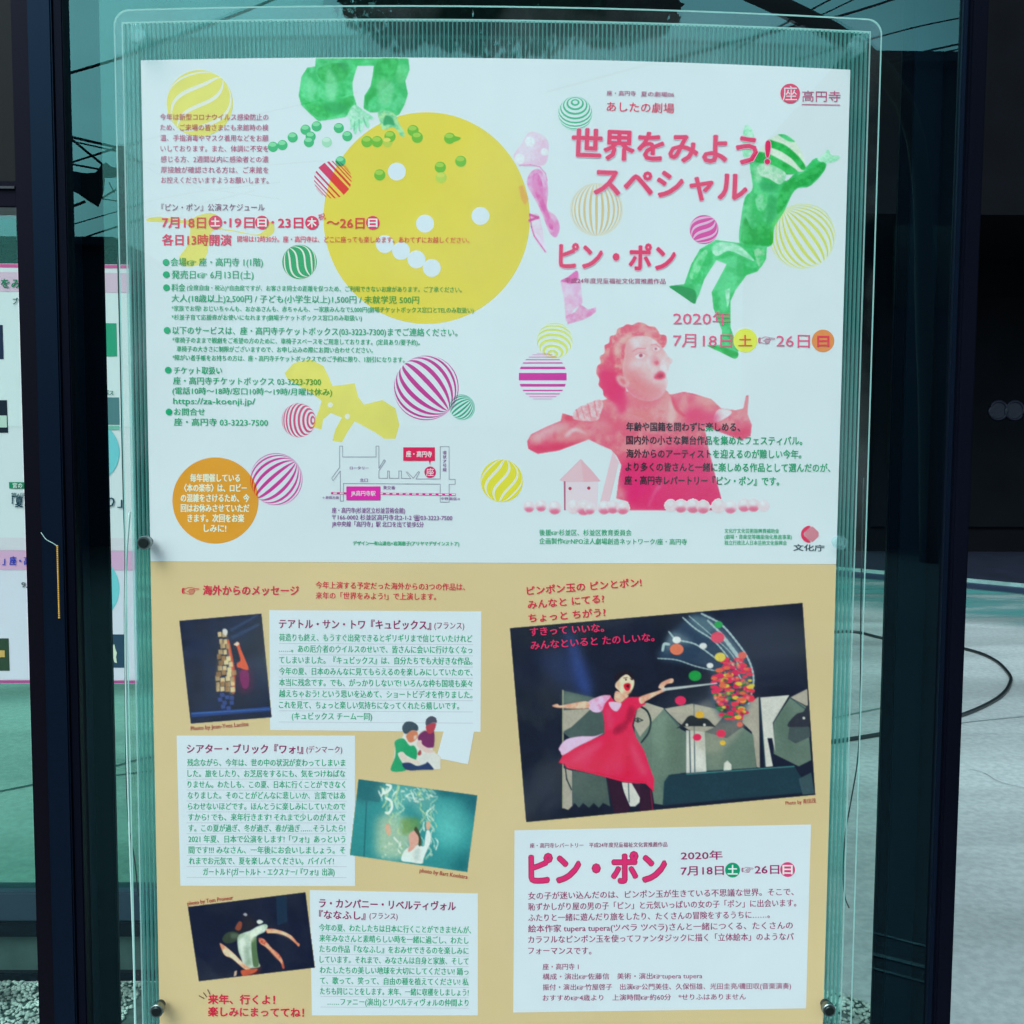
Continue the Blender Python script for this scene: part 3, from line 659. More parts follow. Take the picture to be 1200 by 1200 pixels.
# green leaping man
fm = Canvas('printed_figure', 780, 140, 990, 425, 7)
poly('printed_figure', R4([(455, 600), (470, 740), (430, 790), (408, 900), (400, 1040), (480, 1055), (572, 1050), (590, 950), (640, 870), (700, 752), (780, 730), (850, 660), (868, 600), (810, 578), (760, 625), (700, 660), (640, 700), (560, 600), (500, 590)]), GA, 5, fm)
poly('hat', R4([(555, 480), (620, 448), (690, 475), (740, 555), (758, 630), (720, 650), (640, 600), (560, 560), (500, 555), (540, 500)]), opq((186, 216, 200)), 6, fm)
poly('hat_stripe', R4([(555, 480), (585, 485), (650, 510), (720, 570), (758, 628), (735, 640), (680, 580), (620, 540), (560, 515)]), GB, 7, fm)
poly('hat_stripe', R4([(610, 450), (650, 452), (700, 490), (660, 485), (620, 460)]), GA, 7, fm)
poly('hat_stripe', R4([(480, 560), (520, 545), (600, 575), (715, 650), (640, 665), (560, 610), (490, 600)]), GB, 7, fm)
poly('face', R4([(500, 620), (560, 610), (650, 660), (620, 720), (560, 690), (510, 670)]), opq((130, 205, 165), 0, (178, 218, 200), 80), 8, fm)
poly('shirt_patch', R4([(485, 800), (520, 770), (550, 790), (540, 850), (505, 865)]), opq((110, 200, 150), 0, (60, 190, 110), 80), 8, fm)
poly('hand', R4([(415, 480), (430, 400), (465, 420), (480, 480), (470, 560), (420, 570)]), GP, 6, fm)
poly('hand', R4([(820, 585), (850, 560), (880, 530), (895, 560), (940, 565), (935, 585), (905, 600), (860, 605)]), GP, 6, fm)
poly('shirt_shadow', R4([(410, 990), (430, 900), (470, 960), (520, 930), (570, 960), (575, 1045), (490, 1050), (410, 1035)]), GB, 8, fm)
poly('shirt_shadow', R4([(640, 720), (700, 680), (780, 640), (850, 600), (860, 640), (780, 720), (700, 745), (640, 850), (600, 880), (610, 790)]), GB, 8, fm)
for q, c_, a_ in ((R4([(450, 780), (470, 790), (460, 880), (440, 960), (425, 920)]), (110, 206, 150), .5), (R4([(560, 780), (600, 800), (590, 900), (555, 930), (545, 850)]), (12, 140, 66), .6), (R4([(700, 690), (760, 670), (800, 640), (780, 690), (720, 720)]), (110, 206, 150), .45), (R4([(480, 620), (520, 640), (510, 700), (485, 700)]), (170, 216, 190), .6), (R4([(520, 700), (600, 720), (580, 760), (520, 750)]), (14, 142, 74), .6)): soft('fabric_fold', q, c_, 7.6, fm, 5, a_)
legs = [(838.5, 281), (869, 285), (899, 287.5), (898, 303), (888, 318), (875, 322.5), (862, 340), (856, 353), (856, 383), (861, 398), (865.6, 411), (861, 420), (847, 413.5), (829, 405), (845, 404), (846, 387.5), (836, 361.5), (834, 342), (851.5, 309.5), (839.6, 305), (825.5, 327), (819, 346), (813.6, 356), (801.7, 348.5), (784, 335.5), (793, 334), (801.7, 333), (810, 309.5), (820, 292)]
poly('trousers', legs, GA, 6, fm, smooth=False)
poly('trouser_fold', [(842, 284), (862, 286), (876, 296), (884, 306), (870, 300), (854, 294), (840, 300), (834, 292)], GP, 7, fm)
poly('trouser_fold', R8([(480, 10), (530, 10), (540, 60), (510, 110), (490, 70)]), opq((130, 205, 160), 0, (60, 190, 110), 70), 7, fm)
poly('trouser_fold', R8([(150, 90), (200, 20), (230, 20), (190, 110), (160, 170), (130, 160)]), opq((110, 205, 150), 0, (60, 190, 110), 70), 7, fm)
poly('trouser_fold', R8([(320, 230), (350, 220), (345, 290), (335, 330)]), GP, 7, fm)
poly('shoe', R8([(20, 212), (60, 205), (110, 215), (160, 235), (165, 290), (150, 303), (100, 268), (50, 235)]), GD, 8, fm)
poly('shoe', R8([(225, 530), (300, 538), (370, 560), (395, 575), (375, 602), (310, 572)]), GB, 8, fm)

fm.build()
# pink woman leaning over the table
WA = opq((216, 92, 122), 0, (222, 128, 140), 35); WB = opq((206, 44, 108), 0, (218, 72, 124), 40); WF = opq((222, 176, 182), 0, (214, 198, 206), 40); WM = opq((214, 118, 128), 0, (220, 140, 148), 40)
WPTS = [(703, 470), (716, 466), (733, 463), (760, 462), (788, 462), (801, 459), (812.5, 461), (834, 467.7), (845, 478.5), (862, 480.7), (871, 478.5), (874, 463.5), (877.5, 463), (876, 485), (881, 498), (879.7, 511), (868, 516), (848, 508), (826, 500), (829, 520), (834, 540), (842, 572), (847, 590), (846, 598), (738, 598), (736, 588), (722, 584), (725, 560), (728, 545), (723, 535), (716, 527), (702, 521), (690, 515), (674, 521), (655, 528), (630, 532), (619, 526), (617.5, 517), (622, 509), (640, 500), (657, 493), (659, 484), (672, 488), (688, 478)]
wo = Canvas('printed_person', 612, 374, 886, 602, 7)
poly('printed_person', WPTS, WA, 5, wo, smooth=False)
CR = (206, 40, 106); SA = (224, 134, 142); LT = (222, 196, 202); MD = (214, 84, 116)
soft('torso_tone', [(728, 545), (770, 528), (812, 520), (826, 524), (838, 560), (844, 596), (742, 596), (738, 578), (728, 570)], CR, 6, wo, 14, .95)
soft('torso_tone', [(742, 566), (790, 556), (836, 566), (843, 595), (742, 595)], (204, 34, 104), 6.5, wo, 10, .8)
soft('fold_light', C3([(1000, 690), (1040, 640), (1050, 660), (1000, 720), (970, 800), (960, 790)]), (226, 104, 146), 7, wo, 4, .7)
soft('fold_light', C3([(700, 740), (780, 700), (770, 730), (710, 750)]), (226, 130, 156), 7, wo, 3, .7)
soft('shoulder_light', R7([(560, 880), (640, 860), (760, 900), (860, 900), (960, 850), (1060, 830), (1100, 860), (1000, 880), (900, 940), (760, 960), (620, 940)]), SA, 6, wo, 10, .7)
poly('neck', R7([(600, 780), (720, 800), (830, 770), (866, 850), (850, 920), (780, 950), (700, 930), (620, 880)]), WM, 7, wo)
soft('neck_tone', R7([(620, 800), (720, 830), (800, 815), (770, 860), (680, 870), (620, 850)]), MD, 7.5, wo, 7, .6)
soft('collar_light', R7([(850, 830), (880, 860), (890, 920), (860, 960), (840, 930), (850, 880)]), (226, 170, 172), 8, wo, 4, .9)
soft('collar_line', R7([(868, 800), (880, 830), (900, 870), (940, 910), (925, 915), (885, 880), (868, 840)]), (206, 60, 96), 8.5, wo, 2, .7)
poly('face', R7([(610, 500), (660, 478), (740, 478), (790, 520), (826, 560), (846, 590), (868, 606), (866, 622), (850, 640), (846, 668), (834, 690), (842, 712), (836, 760), (800, 812), (740, 832), (670, 815), (630, 780), (600, 720), (590, 640), (600, 570)]), WF, 8, wo, k=3)
soft('cheek_tone', R7([(596, 660), (640, 650), (700, 680), (740, 730), (800, 735), (836, 730), (834, 762), (798, 808), (740, 828), (672, 812), (630, 780), (600, 720)]), (220, 118, 128), 9, wo, 16, .95)
soft('jaw_tone', R7([(620, 740), (680, 790), (740, 815), (800, 800), (836, 760), (800, 815), (740, 834), (665, 818), (622, 780)]), (212, 84, 112), 9.5, wo, 8, .6)
soft('temple_tone', R7([(600, 520), (640, 500), (650, 560), (640, 640), (600, 660)]), (222, 140, 148), 9, wo, 8, .8)
soft('eye_shadow', R7([(640, 565), (690, 545), (735, 560), (735, 600), (690, 618), (650, 605)]), (222, 140, 150), 9.6, wo, 7, .6)
soft('eye_shadow', R7([(750, 530), (800, 522), (818, 555), (790, 575), (758, 565)]), (222, 140, 150), 9.6, wo, 6, .6)
HP = [(600, 428), (620, 415), (650, 418), (680, 405), (715, 410), (740, 425), (770, 428), (790, 450), (800, 470), (830, 474), (838, 500), (830, 530), (812, 545), (800, 530), (780, 508), (745, 485), (700, 478), (650, 484), (625, 505), (612, 540), (608, 590), (598, 640), (600, 690), (612, 740), (618, 790), (600, 830), (570, 845), (540, 830), (520, 822), (495, 800), (490, 770), (468, 745), (472, 710), (455, 680), (462, 640), (480, 625), (475, 590), (500, 570), (500, 530), (525, 515), (530, 480), (560, 470), (570, 440)]
poly('hair', R7(HP), opq((216, 84, 112), 0, (226, 140, 142), 75), 10, wo, k=3)
soft('hair_shadow', R7([(470, 670), (520, 655), (580, 690), (612, 760), (600, 830), (570, 845), (520, 815), (485, 765)]), (204, 34, 100), 11, wo, 8, .95)
soft('nape_shadow', R7([(560, 820), (610, 800), (625, 850), (600, 900), (575, 890)]), (206, 44, 104), 11, wo, 7, .8)
soft('hair_light', R7([(560, 520), (600, 480), (650, 450), (640, 480), (600, 520), (580, 570), (555, 580)]), (230, 170, 166), 11, wo, 5, .7)
soft('hair_light', R7([(690, 430), (750, 440), (790, 480), (760, 470), (710, 450)]), (230, 160, 160), 11, wo, 5, .7)
soft('hair_curl', R7([(500, 600), (540, 580), (560, 620), (530, 660), (500, 650)]), (208, 60, 104), 11, wo, 5, .6)
soft('hair_curl', R7([(620, 430), (660, 425), (690, 445), (650, 460)]), (210, 66, 104), 11, wo, 5, .5)
soft('ear', R7([(562, 702), (590, 690), (622, 712), (634, 745), (605, 755), (578, 738)]), (228, 160, 164), 12, wo, 3, 1)
soft('ear_fold', R7([(580, 712), (604, 712), (618, 736), (600, 740)]), (206, 84, 110), 12.5, wo, 3, .7)
poly('eye', R7([(668, 584), (690, 570), (714, 576), (718, 590), (694, 602), (672, 598)]), opq((216, 204, 212)), 12, wo)
poly('eye', R7([(764, 544), (786, 538), (802, 548), (786, 560), (768, 556)]), opq((216, 204, 212)), 12, wo)
soft('iris', circ(751, 416.5, 2.3, 8), (150, 60, 90), 13, wo, 1.2, .9, 2); soft('iris', circ(768.5, 408.8, 1.7, 8), (160, 70, 96), 13, wo, 1.2, .8, 2)
multi('brow', line(R7([(652, 562), (680, 546), (722, 546)]), .9)+line(R7([(750, 528), (778, 524), (798, 540)]), .8)+line(R7([(668, 582), (692, 567), (718, 576)]), .7), opq((200, 104, 124)), 13, wo)
soft('nose', R7([(748, 600), (772, 575), (782, 590), (800, 612), (800, 636), (775, 642), (755, 632)]), (216, 128, 142), 12, wo, 5, .7)
soft('nostril', R7([(768, 620), (785, 612), (796, 628), (778, 636)]), (190, 80, 108), 12.5, wo, 3, .9)
soft('mouth', R7([(766, 708), (778, 684), (802, 668), (826, 680), (828, 704), (800, 716)]), (198, 62, 100), 12.5, wo, 2.5, 1)
soft('mouth_inside', R7([(784, 700), (800, 684), (818, 690), (808, 704)]), (150, 34, 74), 13, wo, 2, .9)
soft('lip_light', R7([(764, 718), (800, 722), (826, 714), (822, 724), (790, 732)]), (230, 176, 180), 13, wo, 3, .7)
poly('fingers', C3([(430, 185), (438, 130), (462, 112), (478, 96), (510, 88), (530, 74), (560, 66), (590, 52), (625, 52), (640, 90), (622, 150), (600, 195), (520, 200)]), opq((214, 186, 196), 0, (224, 150, 162), 140), 7, wo, k=3)
for q in ([(452, 118), (470, 185)], [(486, 98), (512, 184)], [(532, 80), (556, 176)], [(578, 62), (596, 160)]): multi('finger_line', line(C3(q), .7), opq((202, 90, 110)), 8, wo)
soft('wrist_tone', C3([(360, 160), (400, 160), (430, 190), (400, 210), (365, 190)]), (206, 70, 100), 7, wo, 5, .8)
soft('arm_light', C3([(170, 290), (260, 235), (350, 215), (400, 230), (330, 270), (220, 320), (150, 350)]), (222, 176, 184), 7, wo, 9, .8)
soft('arm_light', C3([(370, 300), (440, 245), (530, 295), (450, 272), (390, 310)]), (224, 196, 202), 7.5, wo, 4, .9)
soft('arm_tone', C3([(118, 385), (250, 362), (400, 356), (520, 335), (430, 385), (300, 415), (180, 428), (130, 410)]), (208, 50, 94), 8, wo, 8, .9)
soft('arm_light', C3([(560, 190), (640, 200), (700, 240), (680, 280), (600, 250)]), (226, 140, 146), 7, wo, 10, .6)
poly('knuckles', R8([(255, 935), (275, 885), (310, 872), (355, 884), (350, 905), (320, 925), (285, 942)]), opq((208, 206, 214)), 7, wo, k=2)
soft('hand_tone', [(826, 500), (838, 495), (852, 504), (870, 502), (878, 501), (878, 509), (866, 513.5), (846, 507)], (210, 60, 100), 8, wo, 6, .9)
soft('shoulder_tone', R7([(930, 885), (990, 865), (1050, 885), (1120, 905), (1100, 950), (1000, 960), (940, 930)]), (208, 56, 110), 8, wo, 10, .85)
soft('sleeve_light', R7([(1000, 800), (1060, 805), (1100, 840), (1060, 850), (990, 830)]), (230, 150, 152), 8, wo, 6, .7)
wo.build()
hs_ = poly('printed_house', [(661, 564), (701, 565), (700, 598), (662, 598)], opq((206, 196, 208)), 6, smooth=False)
poly('roof', [(680.5, 537.5), (655.5, 562.5), (662, 565), (704, 564)], opq((214, 178, 190)), 7, hs_, smooth=False)
poly('roof_side', [(680.5, 537.5), (694, 552), (704, 564), (684, 564.5)], opq((218, 166, 180)), 8, hs_, smooth=False)
multi('eyes', [circ(668, 572.5, 2, 12), circ(690, 572, 2, 12)], opq((160, 60, 90)), 8, hs_)
poly('wall_edge', [(660.5, 564), (662.8, 564), (662.8, 598), (661, 598)], opq((160, 100, 130)), 8, hs_, smooth=False)
poly('printed_cone', [(718, 529), (725, 542), (714.5, 587), (702, 593)], opq((216, 182, 194)), 6, smooth=False)
rowc = Canvas('printed_balls', 608, 580, 760, 606, 12); rowd = Canvas('printed_balls', 774, 580, 906, 606, 12)
for q in ((620, 593.5, 7), (634, 592.5, 7), (650, 595, 8), (672, 594, 8), (684, 595, 9), (691, 596, 7), (708, 595, 8), (718, 594, 8), (730, 595, 8), (786, 592.5, 7.5), (798, 593, 8), (812, 593, 8.5), (824, 594, 8), (842, 593, 8.5), (856, 594, 8), (872, 592, 8), (883, 592, 8), (895, 593, 7)):
    rw = rowc if q[0] < 765 else rowd
    poly('ball', circ(*q[:2], q[2]*.98, 24), opq((214, 198, 208)), 12+q[0]*.01, rw, smooth=False)
    if q[0] not in (672, 786, 842, 895): soft('ball_shade', circ(q[0], q[1]+q[2]*.62, q[2]*.85, 16, q[2]*.5), (206, 96, 132), 12.005+q[0]*.01, rw, 4, .9)
    soft('ball_light', circ(q[0]-1, q[1]-q[2]*.4, q[2]*.45, 12), (224, 218, 224), 12.006+q[0]*.01, rw, 3, .8)
rowc.build(); rowd.build()

# ---- upper sheet: writing
for i, s in enumerate(('今年は新型コロナウイルス感染防止の', 'ため、ご来場の皆さまにも来館時の検', '温、手指消毒やマスク着用などをお願', 'いしております。また、体調に不安を', '感じる方、2週間以内に感染者との濃', '厚接触が確認される方は、ご来館を', 'お控えくださいますようお願いします。')):
    y = (137, 149.3, 161.6, 174, 186.5, 199, 211)[i]; txt(s, 187.5+i*.2, y, 314.5, y+.3, 7.6, MAUVE, bold=.006)
txt('『ピン・ポン』公演スケジュール', 189, 243, 310, 243, 8.6, DPLUM, bold=.004)
RB = .022
def badge(x, y, r, s, c=OCRIM, tc_=OW, h=None, l=32, par=poster):
    o = poly('printed_badge', circ(x, y, r, 30), c, l, par, smooth=False); h = h or r*1.3
    txt(s, x-h/2, y, x+h/2, y, h, tc_, l+2, o if par is poster else par, .03)
txt('7月18日', 190, 260.5, 241, 261, 13.5, RED, bold=RB); badge(252.3, 260.5, 8, '土')
txt('・', 262, 260.5, 265, 260.5, 10, RED, bold=.03); txt('19日', 269, 260.5, 298, 260.8, 13.5, RED, bold=RB); badge(307, 260.7, 8, '日')
txt('・', 318, 260.5, 321, 260.5, 10, RED, bold=.03); txt('23日', 326, 261, 355, 261, 13.5, RED, bold=RB); badge(365.5, 261, 8, '木')
txt('祝', 373, 255, 381, 253, 7.5, RED, bold=.01); txt('〜26日', 383, 261, 427, 261.5, 13.5, RED, bold=RB); badge(436.8, 261, 8, '日')
txt('各日13時開演', 190, 281, 271, 281.5, 13, RED, bold=RB)
txt('開場は12時30分。座・高円寺は、どこに座っても楽しめます。あわてずにお越しください。', 278, 280, 550, 281.5, 7.4, RED, bold=.01)
for x, y in ((194.5, 307.3), (194.8, 321.7), (195, 337), (195.7, 387), (197, 433.7), (198, 482.7)): poly('printed_bullet', circ(x, y, 3.9, 20), GRN, 30, smooth=False)
for a in (('会場☞ 座・高円寺 1(1階)', 200, 307, 308, 307.3, 9.8), ('発売日☞ 6月13日(土)', 201, 321.7, 297, 322, 9.8), ('料金', 201, 337, 217, 337, 8.8),
          ('(全席自由・税込)*自由席ですが、お客さま同士の距離を保つため、ご利用できないお席があります。ご了承ください。', 219, 337, 541, 339.5, 6.6),
          ('大人(18歳以上)2,500円 / 子ども(小学生以上)1,500円 / 未就学児 500円', 201, 349.5, 491, 351.5, 9),
          ('*家族でお得! おじいちゃんも、おかあさんも、赤ちゃんも、一家族みんなで5,000円(劇場チケットボックス窓口とTELのみ取扱い)', 201, 361.3, 555, 363.6, 6.6),
          ('*杉並子育て応援券がお使いになれます(劇場チケットボックス窓口のみ取扱い)', 201, 371.7, 424, 372.6, 6.6),
          ('以下のサービスは、座・高円寺チケットボックス(03-3223-7300)までご連絡ください。', 202, 387, 536, 389.7, 9.2),
          ('*車椅子のままで観劇をご希望の方のために、車椅子スペースをご用意しております。(定員あり/要予約)。', 202, 398.4, 492, 401.4, 6.8),
          ('車椅子の大きさに制限がございますので、お申し込みの際にお問い合わせください。', 207, 408.8, 437, 410.4, 6.8),
          ('*障がい者手帳をお持ちの方は、座・高円寺チケットボックスでのご予約に限り、1割引になります。', 202, 419, 474, 421.6, 6.8),
          ('チケット取扱い', 204, 434, 260, 434.2, 9), ('座・高円寺チケットボックス 03-3223-7300', 203, 446, 376, 447.5, 9), ('(電話10時〜18時/窓口10時〜19時/月曜は休み)', 202, 457.8, 389, 459.5, 8.4),
          ('https://za-koenji.jp/', 203, 469.5, 299, 470, 9.4), ('お問合せ', 204, 482.5, 240, 482.7, 8.6), ('座・高円寺 03-3223-7500', 204, 494.3, 314, 495.3, 9)):
    txt(*a, GRN, bold=.012)
txt('座・高円寺', 711, 109, 745, 109.6, 6, PLUM); txt('夏の劇場06', 751, 110, 790, 110.8, 6, PLUM)
txt('あしたの劇場', 711, 124.7, 790, 127, 11.6, RED, bold=.012)
HALO = opq((206, 168, 196))
def heading(s, x0, y0, x1, y1, h, b1=.029, l=30, mat=None, par=poster, hb=.052, hm=None):
    if hm: txt(s, x0, y0, x1, y1, h, hm, l-2, par, hb)
    txt(s, x0, y0, x1, y1, h, mat or opq((198, 40, 92)), l, par, b1)
heading('世界をみよう!', 671, 168, 902, 177.5, 34.5, hm=HALO)
heading('スペシャル', 697, 212.5, 875, 219.5, 34, .0285, hm=HALO)
heading('ピン・ポン', 656, 300, 791, 303, 31, .0282, hm=HALO)
txt('平成24年度児童福祉文化賞推薦作品', 662, 328.8, 780, 329.8, 6.4, PLUM)
txt('2020年', 789, 373, 856, 373.4, 16.5, PINK, 34, bold=.008); txt('7月18日', 789, 398.6, 858, 399.4, 16.5, PINK, 34, bold=.008)
poly('printed_badge', circ(873.5, 399, 14, 36), opq((222, 216, 78)), 10, smooth=False); txt('土', 865.5, 399.5, 881, 399.5, 13.5, opq((214, 84, 70)), 34, bold=.02)
poly('printed_badge', circ(964.5, 399.5, 13.2, 36), opq((228, 130, 66)), 10, smooth=False); txt('日', 958, 399.8, 971.5, 399.8, 13.5, opq((208, 50, 70)), 34, bold=.03)
txt('☞', 888.5, 397.5, 908, 397.5, 13, MAUVE, 34, bold=0); txt('26日', 910, 399, 949, 399.8, 16.5, PINK, 34, bold=.008)
GBK = opq((0, 152, 104)); BLK = opq((32, 40, 52))
for a in (('年齢や国籍を問わずに楽しめる、', 734, 500, 867, 500.5), ('国内外の小さな舞台作品を集めたフェスティバル。', 734, 515.7, 940, 516.6), ('海外からのアーティストを迎えるのが難しい今年。', 734, 531.5, 939, 532.4), ('より多くの皆さんと一緒に楽しめる作品として選んだのが、', 733, 547, 973, 548.4), ('座・高円寺レパートリー『ピン・ポン』です。', 732, 562.7, 913, 564)):
    txt(*a, 10.2, GBK, bold=.018, alt=(lambda x, y: pin(x, y, WPTS), BLK))
txt('後援☞杉並区、杉並区教育委員会', 632, 624, 740, 624.3, 7.2, GRN); txt('企画製作☞NPO法人劇場創造ネットワーク/座・高円寺', 632, 634, 805, 635, 7.2, GRN)
for i, s in enumerate(('文化庁文化芸術振興費補助金', '(劇場・音楽堂等機能強化推進事業)', '独立行政法人日本芸術文化振興会')):
    txt(s, 849, 622+7*i, (913, 928, 922)[i], 622.3+7*i, 5.4, GRN)
lg = poly('printed_logo', [(950, 616), (946, 616.3), (942, 618.6), (939.3, 622.2), (938.5, 626), (939.3, 630), (942, 633.6), (946, 635.8), (950, 636), (947.5, 633), (943.5, 629.6), (941.8, 626), (943.5, 622.4), (947.5, 619)], opq((196, 38, 86)), 30, smooth=False)
multi('lattice', [[(x, y-1.15), (x+1.15, y), (x, y+1.15), (x-1.15, y)] for i in range(-4, 5) for j in range(-4, 5) for x, y in [(950.5+(i+j)*1.6, 626+(i-j)*1.6)] if (i+j) % 1 == 0 and math.hypot(x-949.5, y-626) < 9.6 and x > 943.5], opq((196, 38, 86)), 31, lg)
txt('文化庁', 930, 641.5, 966, 642.5, 7.5, opq((30, 60, 70)), bold=.02)
lg = poly('printed_logo', circ(926, 109.5, 11.5, 36), opq((190, 60, 100)), 30, smooth=False); txt('座', 917.5, 109.5, 934, 109.5, 17, opq((196, 205, 215)), 32, lg, .0)
txt('高円寺', 940, 112.5, 985, 113.2, 13, MAUVE, bold=-.004); multi('printed_rule', line([(940, 122.3), (984, 123)], .8), MAUVE, 30)
for i, s in enumerate(('毎年開催している', '〈本の楽市〉は、ロビー', 'の混雑をさけるため、今', '回はお休みさせていただ', 'きます。次回をお楽', 'しみに!')):
    txt(s, (223, 216, 212, 212, 220, 239)[i], 560+11.8*i, (281, 289, 292, 292, 286, 265)[i], 560.2+11.8*i, 9.4, opq((222, 222, 205)), 10, orange, .026)

# little map
MG = opq((120, 130, 150))
ml = []
for q in ([(182, 205), (182, 325), (138, 385), (145, 400), (186, 345), (186, 515), (203, 515), (203, 415), (748, 419), (748, 520), (798, 520), (798, 420), (832, 420), (832, 392), (798, 392), (798, 208), (748, 208), (748, 390), (612, 390), (632, 352), (625, 348), (597, 386), (562, 350)],
          [(182, 205), (199, 205), (199, 266), (387, 266), (387, 205), (403, 205), (403, 330), (432, 282), (440, 288), (403, 345), (403, 386), (452, 386), (452, 345), (462, 345), (462, 386), (515, 386), (515, 345), (530, 345), (530, 386), (582, 388), (556, 350)]):
    ml += line(MP(q), .55)
mp = multi('printed_map', ml, MG, 20)
multi('railway', line(MP([(140, 470), (830, 478)]), 2.4), opq((190, 40, 140)), 21, mp)
multi('railway_dashes', sum([line(MP([(150+i*37, 470+i*.43), (164+i*37, 470+i*.43)]), 1.3) for i in range(19)], []), OW, 22, mp)
multi('station_box', [MP([(220, 432), (412, 432), (412, 510), (220, 510)])], opq((196, 44, 160)), 23, mp); txt('JR高円寺駅', 411.5, 578, 440, 578.3, 6, OW, 25, mp)
multi('label_box', [MP([(540, 212), (718, 212), (718, 288), (695, 288), (690, 312), (684, 288), (540, 288)])], OCRIM, 23, mp); txt('座・高円寺', 476, 532, 506, 532.4, 7, OW, 25, mp, .02)
multi('map_logo', [circ(504, 553.3, 6.7, 24)], opq((186, 36, 100)), 23, mp); txt('座', 499.5, 553.3, 508.5, 553.3, 9, OW, 25, mp, 0)
for a in (('ロータリー', 410, 548.3, 432, 548.5, 4), ('北口', 421.5, 562.7, 431, 562.7, 4.2), ('東交番', 449, 571.4, 463, 571.7, 4.2), ('←新宿方面', 378, 583, 397, 583.2, 3.6), ('中野 新宿→', 517, 584.3, 539, 584.6, 3.6)): txt(*a, VIO, 24, mp)
for i, c in enumerate('環状7号線'): txt(c, 518.8, 530.5+5*i, 523.2, 530.5+5*i, 4.4, VIO, 24, mp)
txt('座・高円寺(杉並区立杉並芸術会館)', 389, 598, 474.6, 598.4, 6.6, VIO); txt('〒166-0002 杉並区高円寺北2-1-2 ☎03-3223-7500', 389, 606, 530, 607, 6.6, VIO); txt('JR中央線「高円寺」駅 北口を出て徒歩5分', 389, 614, 496.5, 614.8, 6.6, VIO)
txt('デザイン━有山達也+岩渕恵子(アリヤマデザインストア)', 413.7, 636.5, 538, 637.2, 5, GRN, bold=.02)

# ---- lower tan sheet
TR = opq((188, 30, 62))
txt('☞', 213, 691, 233.5, 691, 13, TR, bold=0); txt('海外からのメッセージ', 238, 691.8, 350, 692.2, 11.4, TR, bold=.026)
txt('今年上演する予定だった海外からの3つの作品は、', 370, 685.5, 545, 688, 8.3, TR, bold=.014); txt('来年の「世界をみよう!」で上演します。', 370, 697.8, 511, 699.3, 8.3, TR, bold=.014)
CARD = opq((190, 214, 224), .015, None, 8); TITLE = opq((128, 30, 92)); TG = opq((0, 158, 112)); RULE = opq((165, 180, 195))
def card(pts): return poly('message_card', pts, CARD, 6, smooth=False)
c1 = card([(315.6, 715), (564, 716.5), (563, 857.7), (316.5, 855.5)])
txt('テアトル・サン・トワ『キュビックス』', 327, 731, 505, 732.6, 11, TITLE, 20, c1, .02); txt('(フランス)', 509, 732.8, 544, 733.4, 8.5, TITLE, 20, c1, .008)
for i, s in enumerate(('荷造りも終え、もうすぐ出発できるとギリギリまで信じていたけれど', '……。あの厄介者のウイルスのせいで、皆さんに会いに行けなくなっ', 'てしまいました。『キュビックス』は、自分たちでも大好きな作品。', '今年の夏、日本のみんなに見てもらえるのを楽しみにしていたので、', '本当に残念です。でも、がっかりしないで! いろんな枠も国境も楽々', '越えちゃおう! という思いを込めて、ショートビデオを作りました。', 'これを見て、ちょっと楽しい気持ちになってくれたら嬉しいです。', '(キュビックス チーム一同)')):
    y = 747+13.15*i; x0, x1 = (342, 436) if i == 7 else (327, 538 if i == 6 else 553.5); txt(s, x0, y, x1, y+1.5*(x1-x0)/227, 8.8, TG, 20, c1, .014)
    multi('ruled_line', line([(327, y+7), (554, y+8.4)], .5), RULE, 10, c1)
c2 = card([(207, 862), (416, 862), (416, 1038.3), (211.4, 1038)])
txt('シアター・ブリック『ワォ!』', 219, 877.5, 355, 878, 10.8, TITLE, 20, c2, .02); txt('(デンマーク)', 359, 878.2, 401, 878.4, 8.3, TITLE, 20, c2, .008)
for i, s in enumerate(('残念ながら、今年は、世の中の状況が変わってしまいま', 'した。旅をしたり、お芝居をするにも、気をつけねばな', 'りません。わたしも、この夏、日本に行くことができなく', 'なりました。そのことがどんなに悲しいか、言葉ではあ', 'らわせないほどです。ほんとうに楽しみにしていたので', 'すから! でも、来年行きます! それまで少しのがまんで', 'す。この夏が過ぎ、冬が過ぎ、春が過ぎ……そうしたら!', '2021 年夏、日本で公演をします!「ワォ!」あっという', '間です!!! みなさん、一年後にお会いしましょう。そ', 'れまでお元気で、夏を楽しんでください。バイバイ!', 'ガートルド(ガートルト・エクスナー/『ワォ!』出演)')):
    y = 893.6+12.8*i; x0, x1 = {9: (221.5, 391), 10: (238, 392)}.get(i, (219.5+i*.2, 404.5)); txt(s, x0, y, x1, y+.3, 8.7, TG, 20, c2, .014)
    multi('ruled_line', line([(219, y+6.6), (406, y+6.8)], .5), RULE, 10, c2)
c3 = card([(363, 1043), (560, 1047), (560, 1190), (365.5, 1190)])
txt('ラ・カンパニー・リベルティヴォル', 374, 1058.3, 534, 1062, 10.8, TITLE, 20, c3, .02); txt('『ななふし』', 374, 1071.8, 428, 1073, 10.2, TITLE, 20, c3, .018); txt('(フランス)', 433, 1073, 466, 1073.8, 8, TITLE, 20, c3, .008)
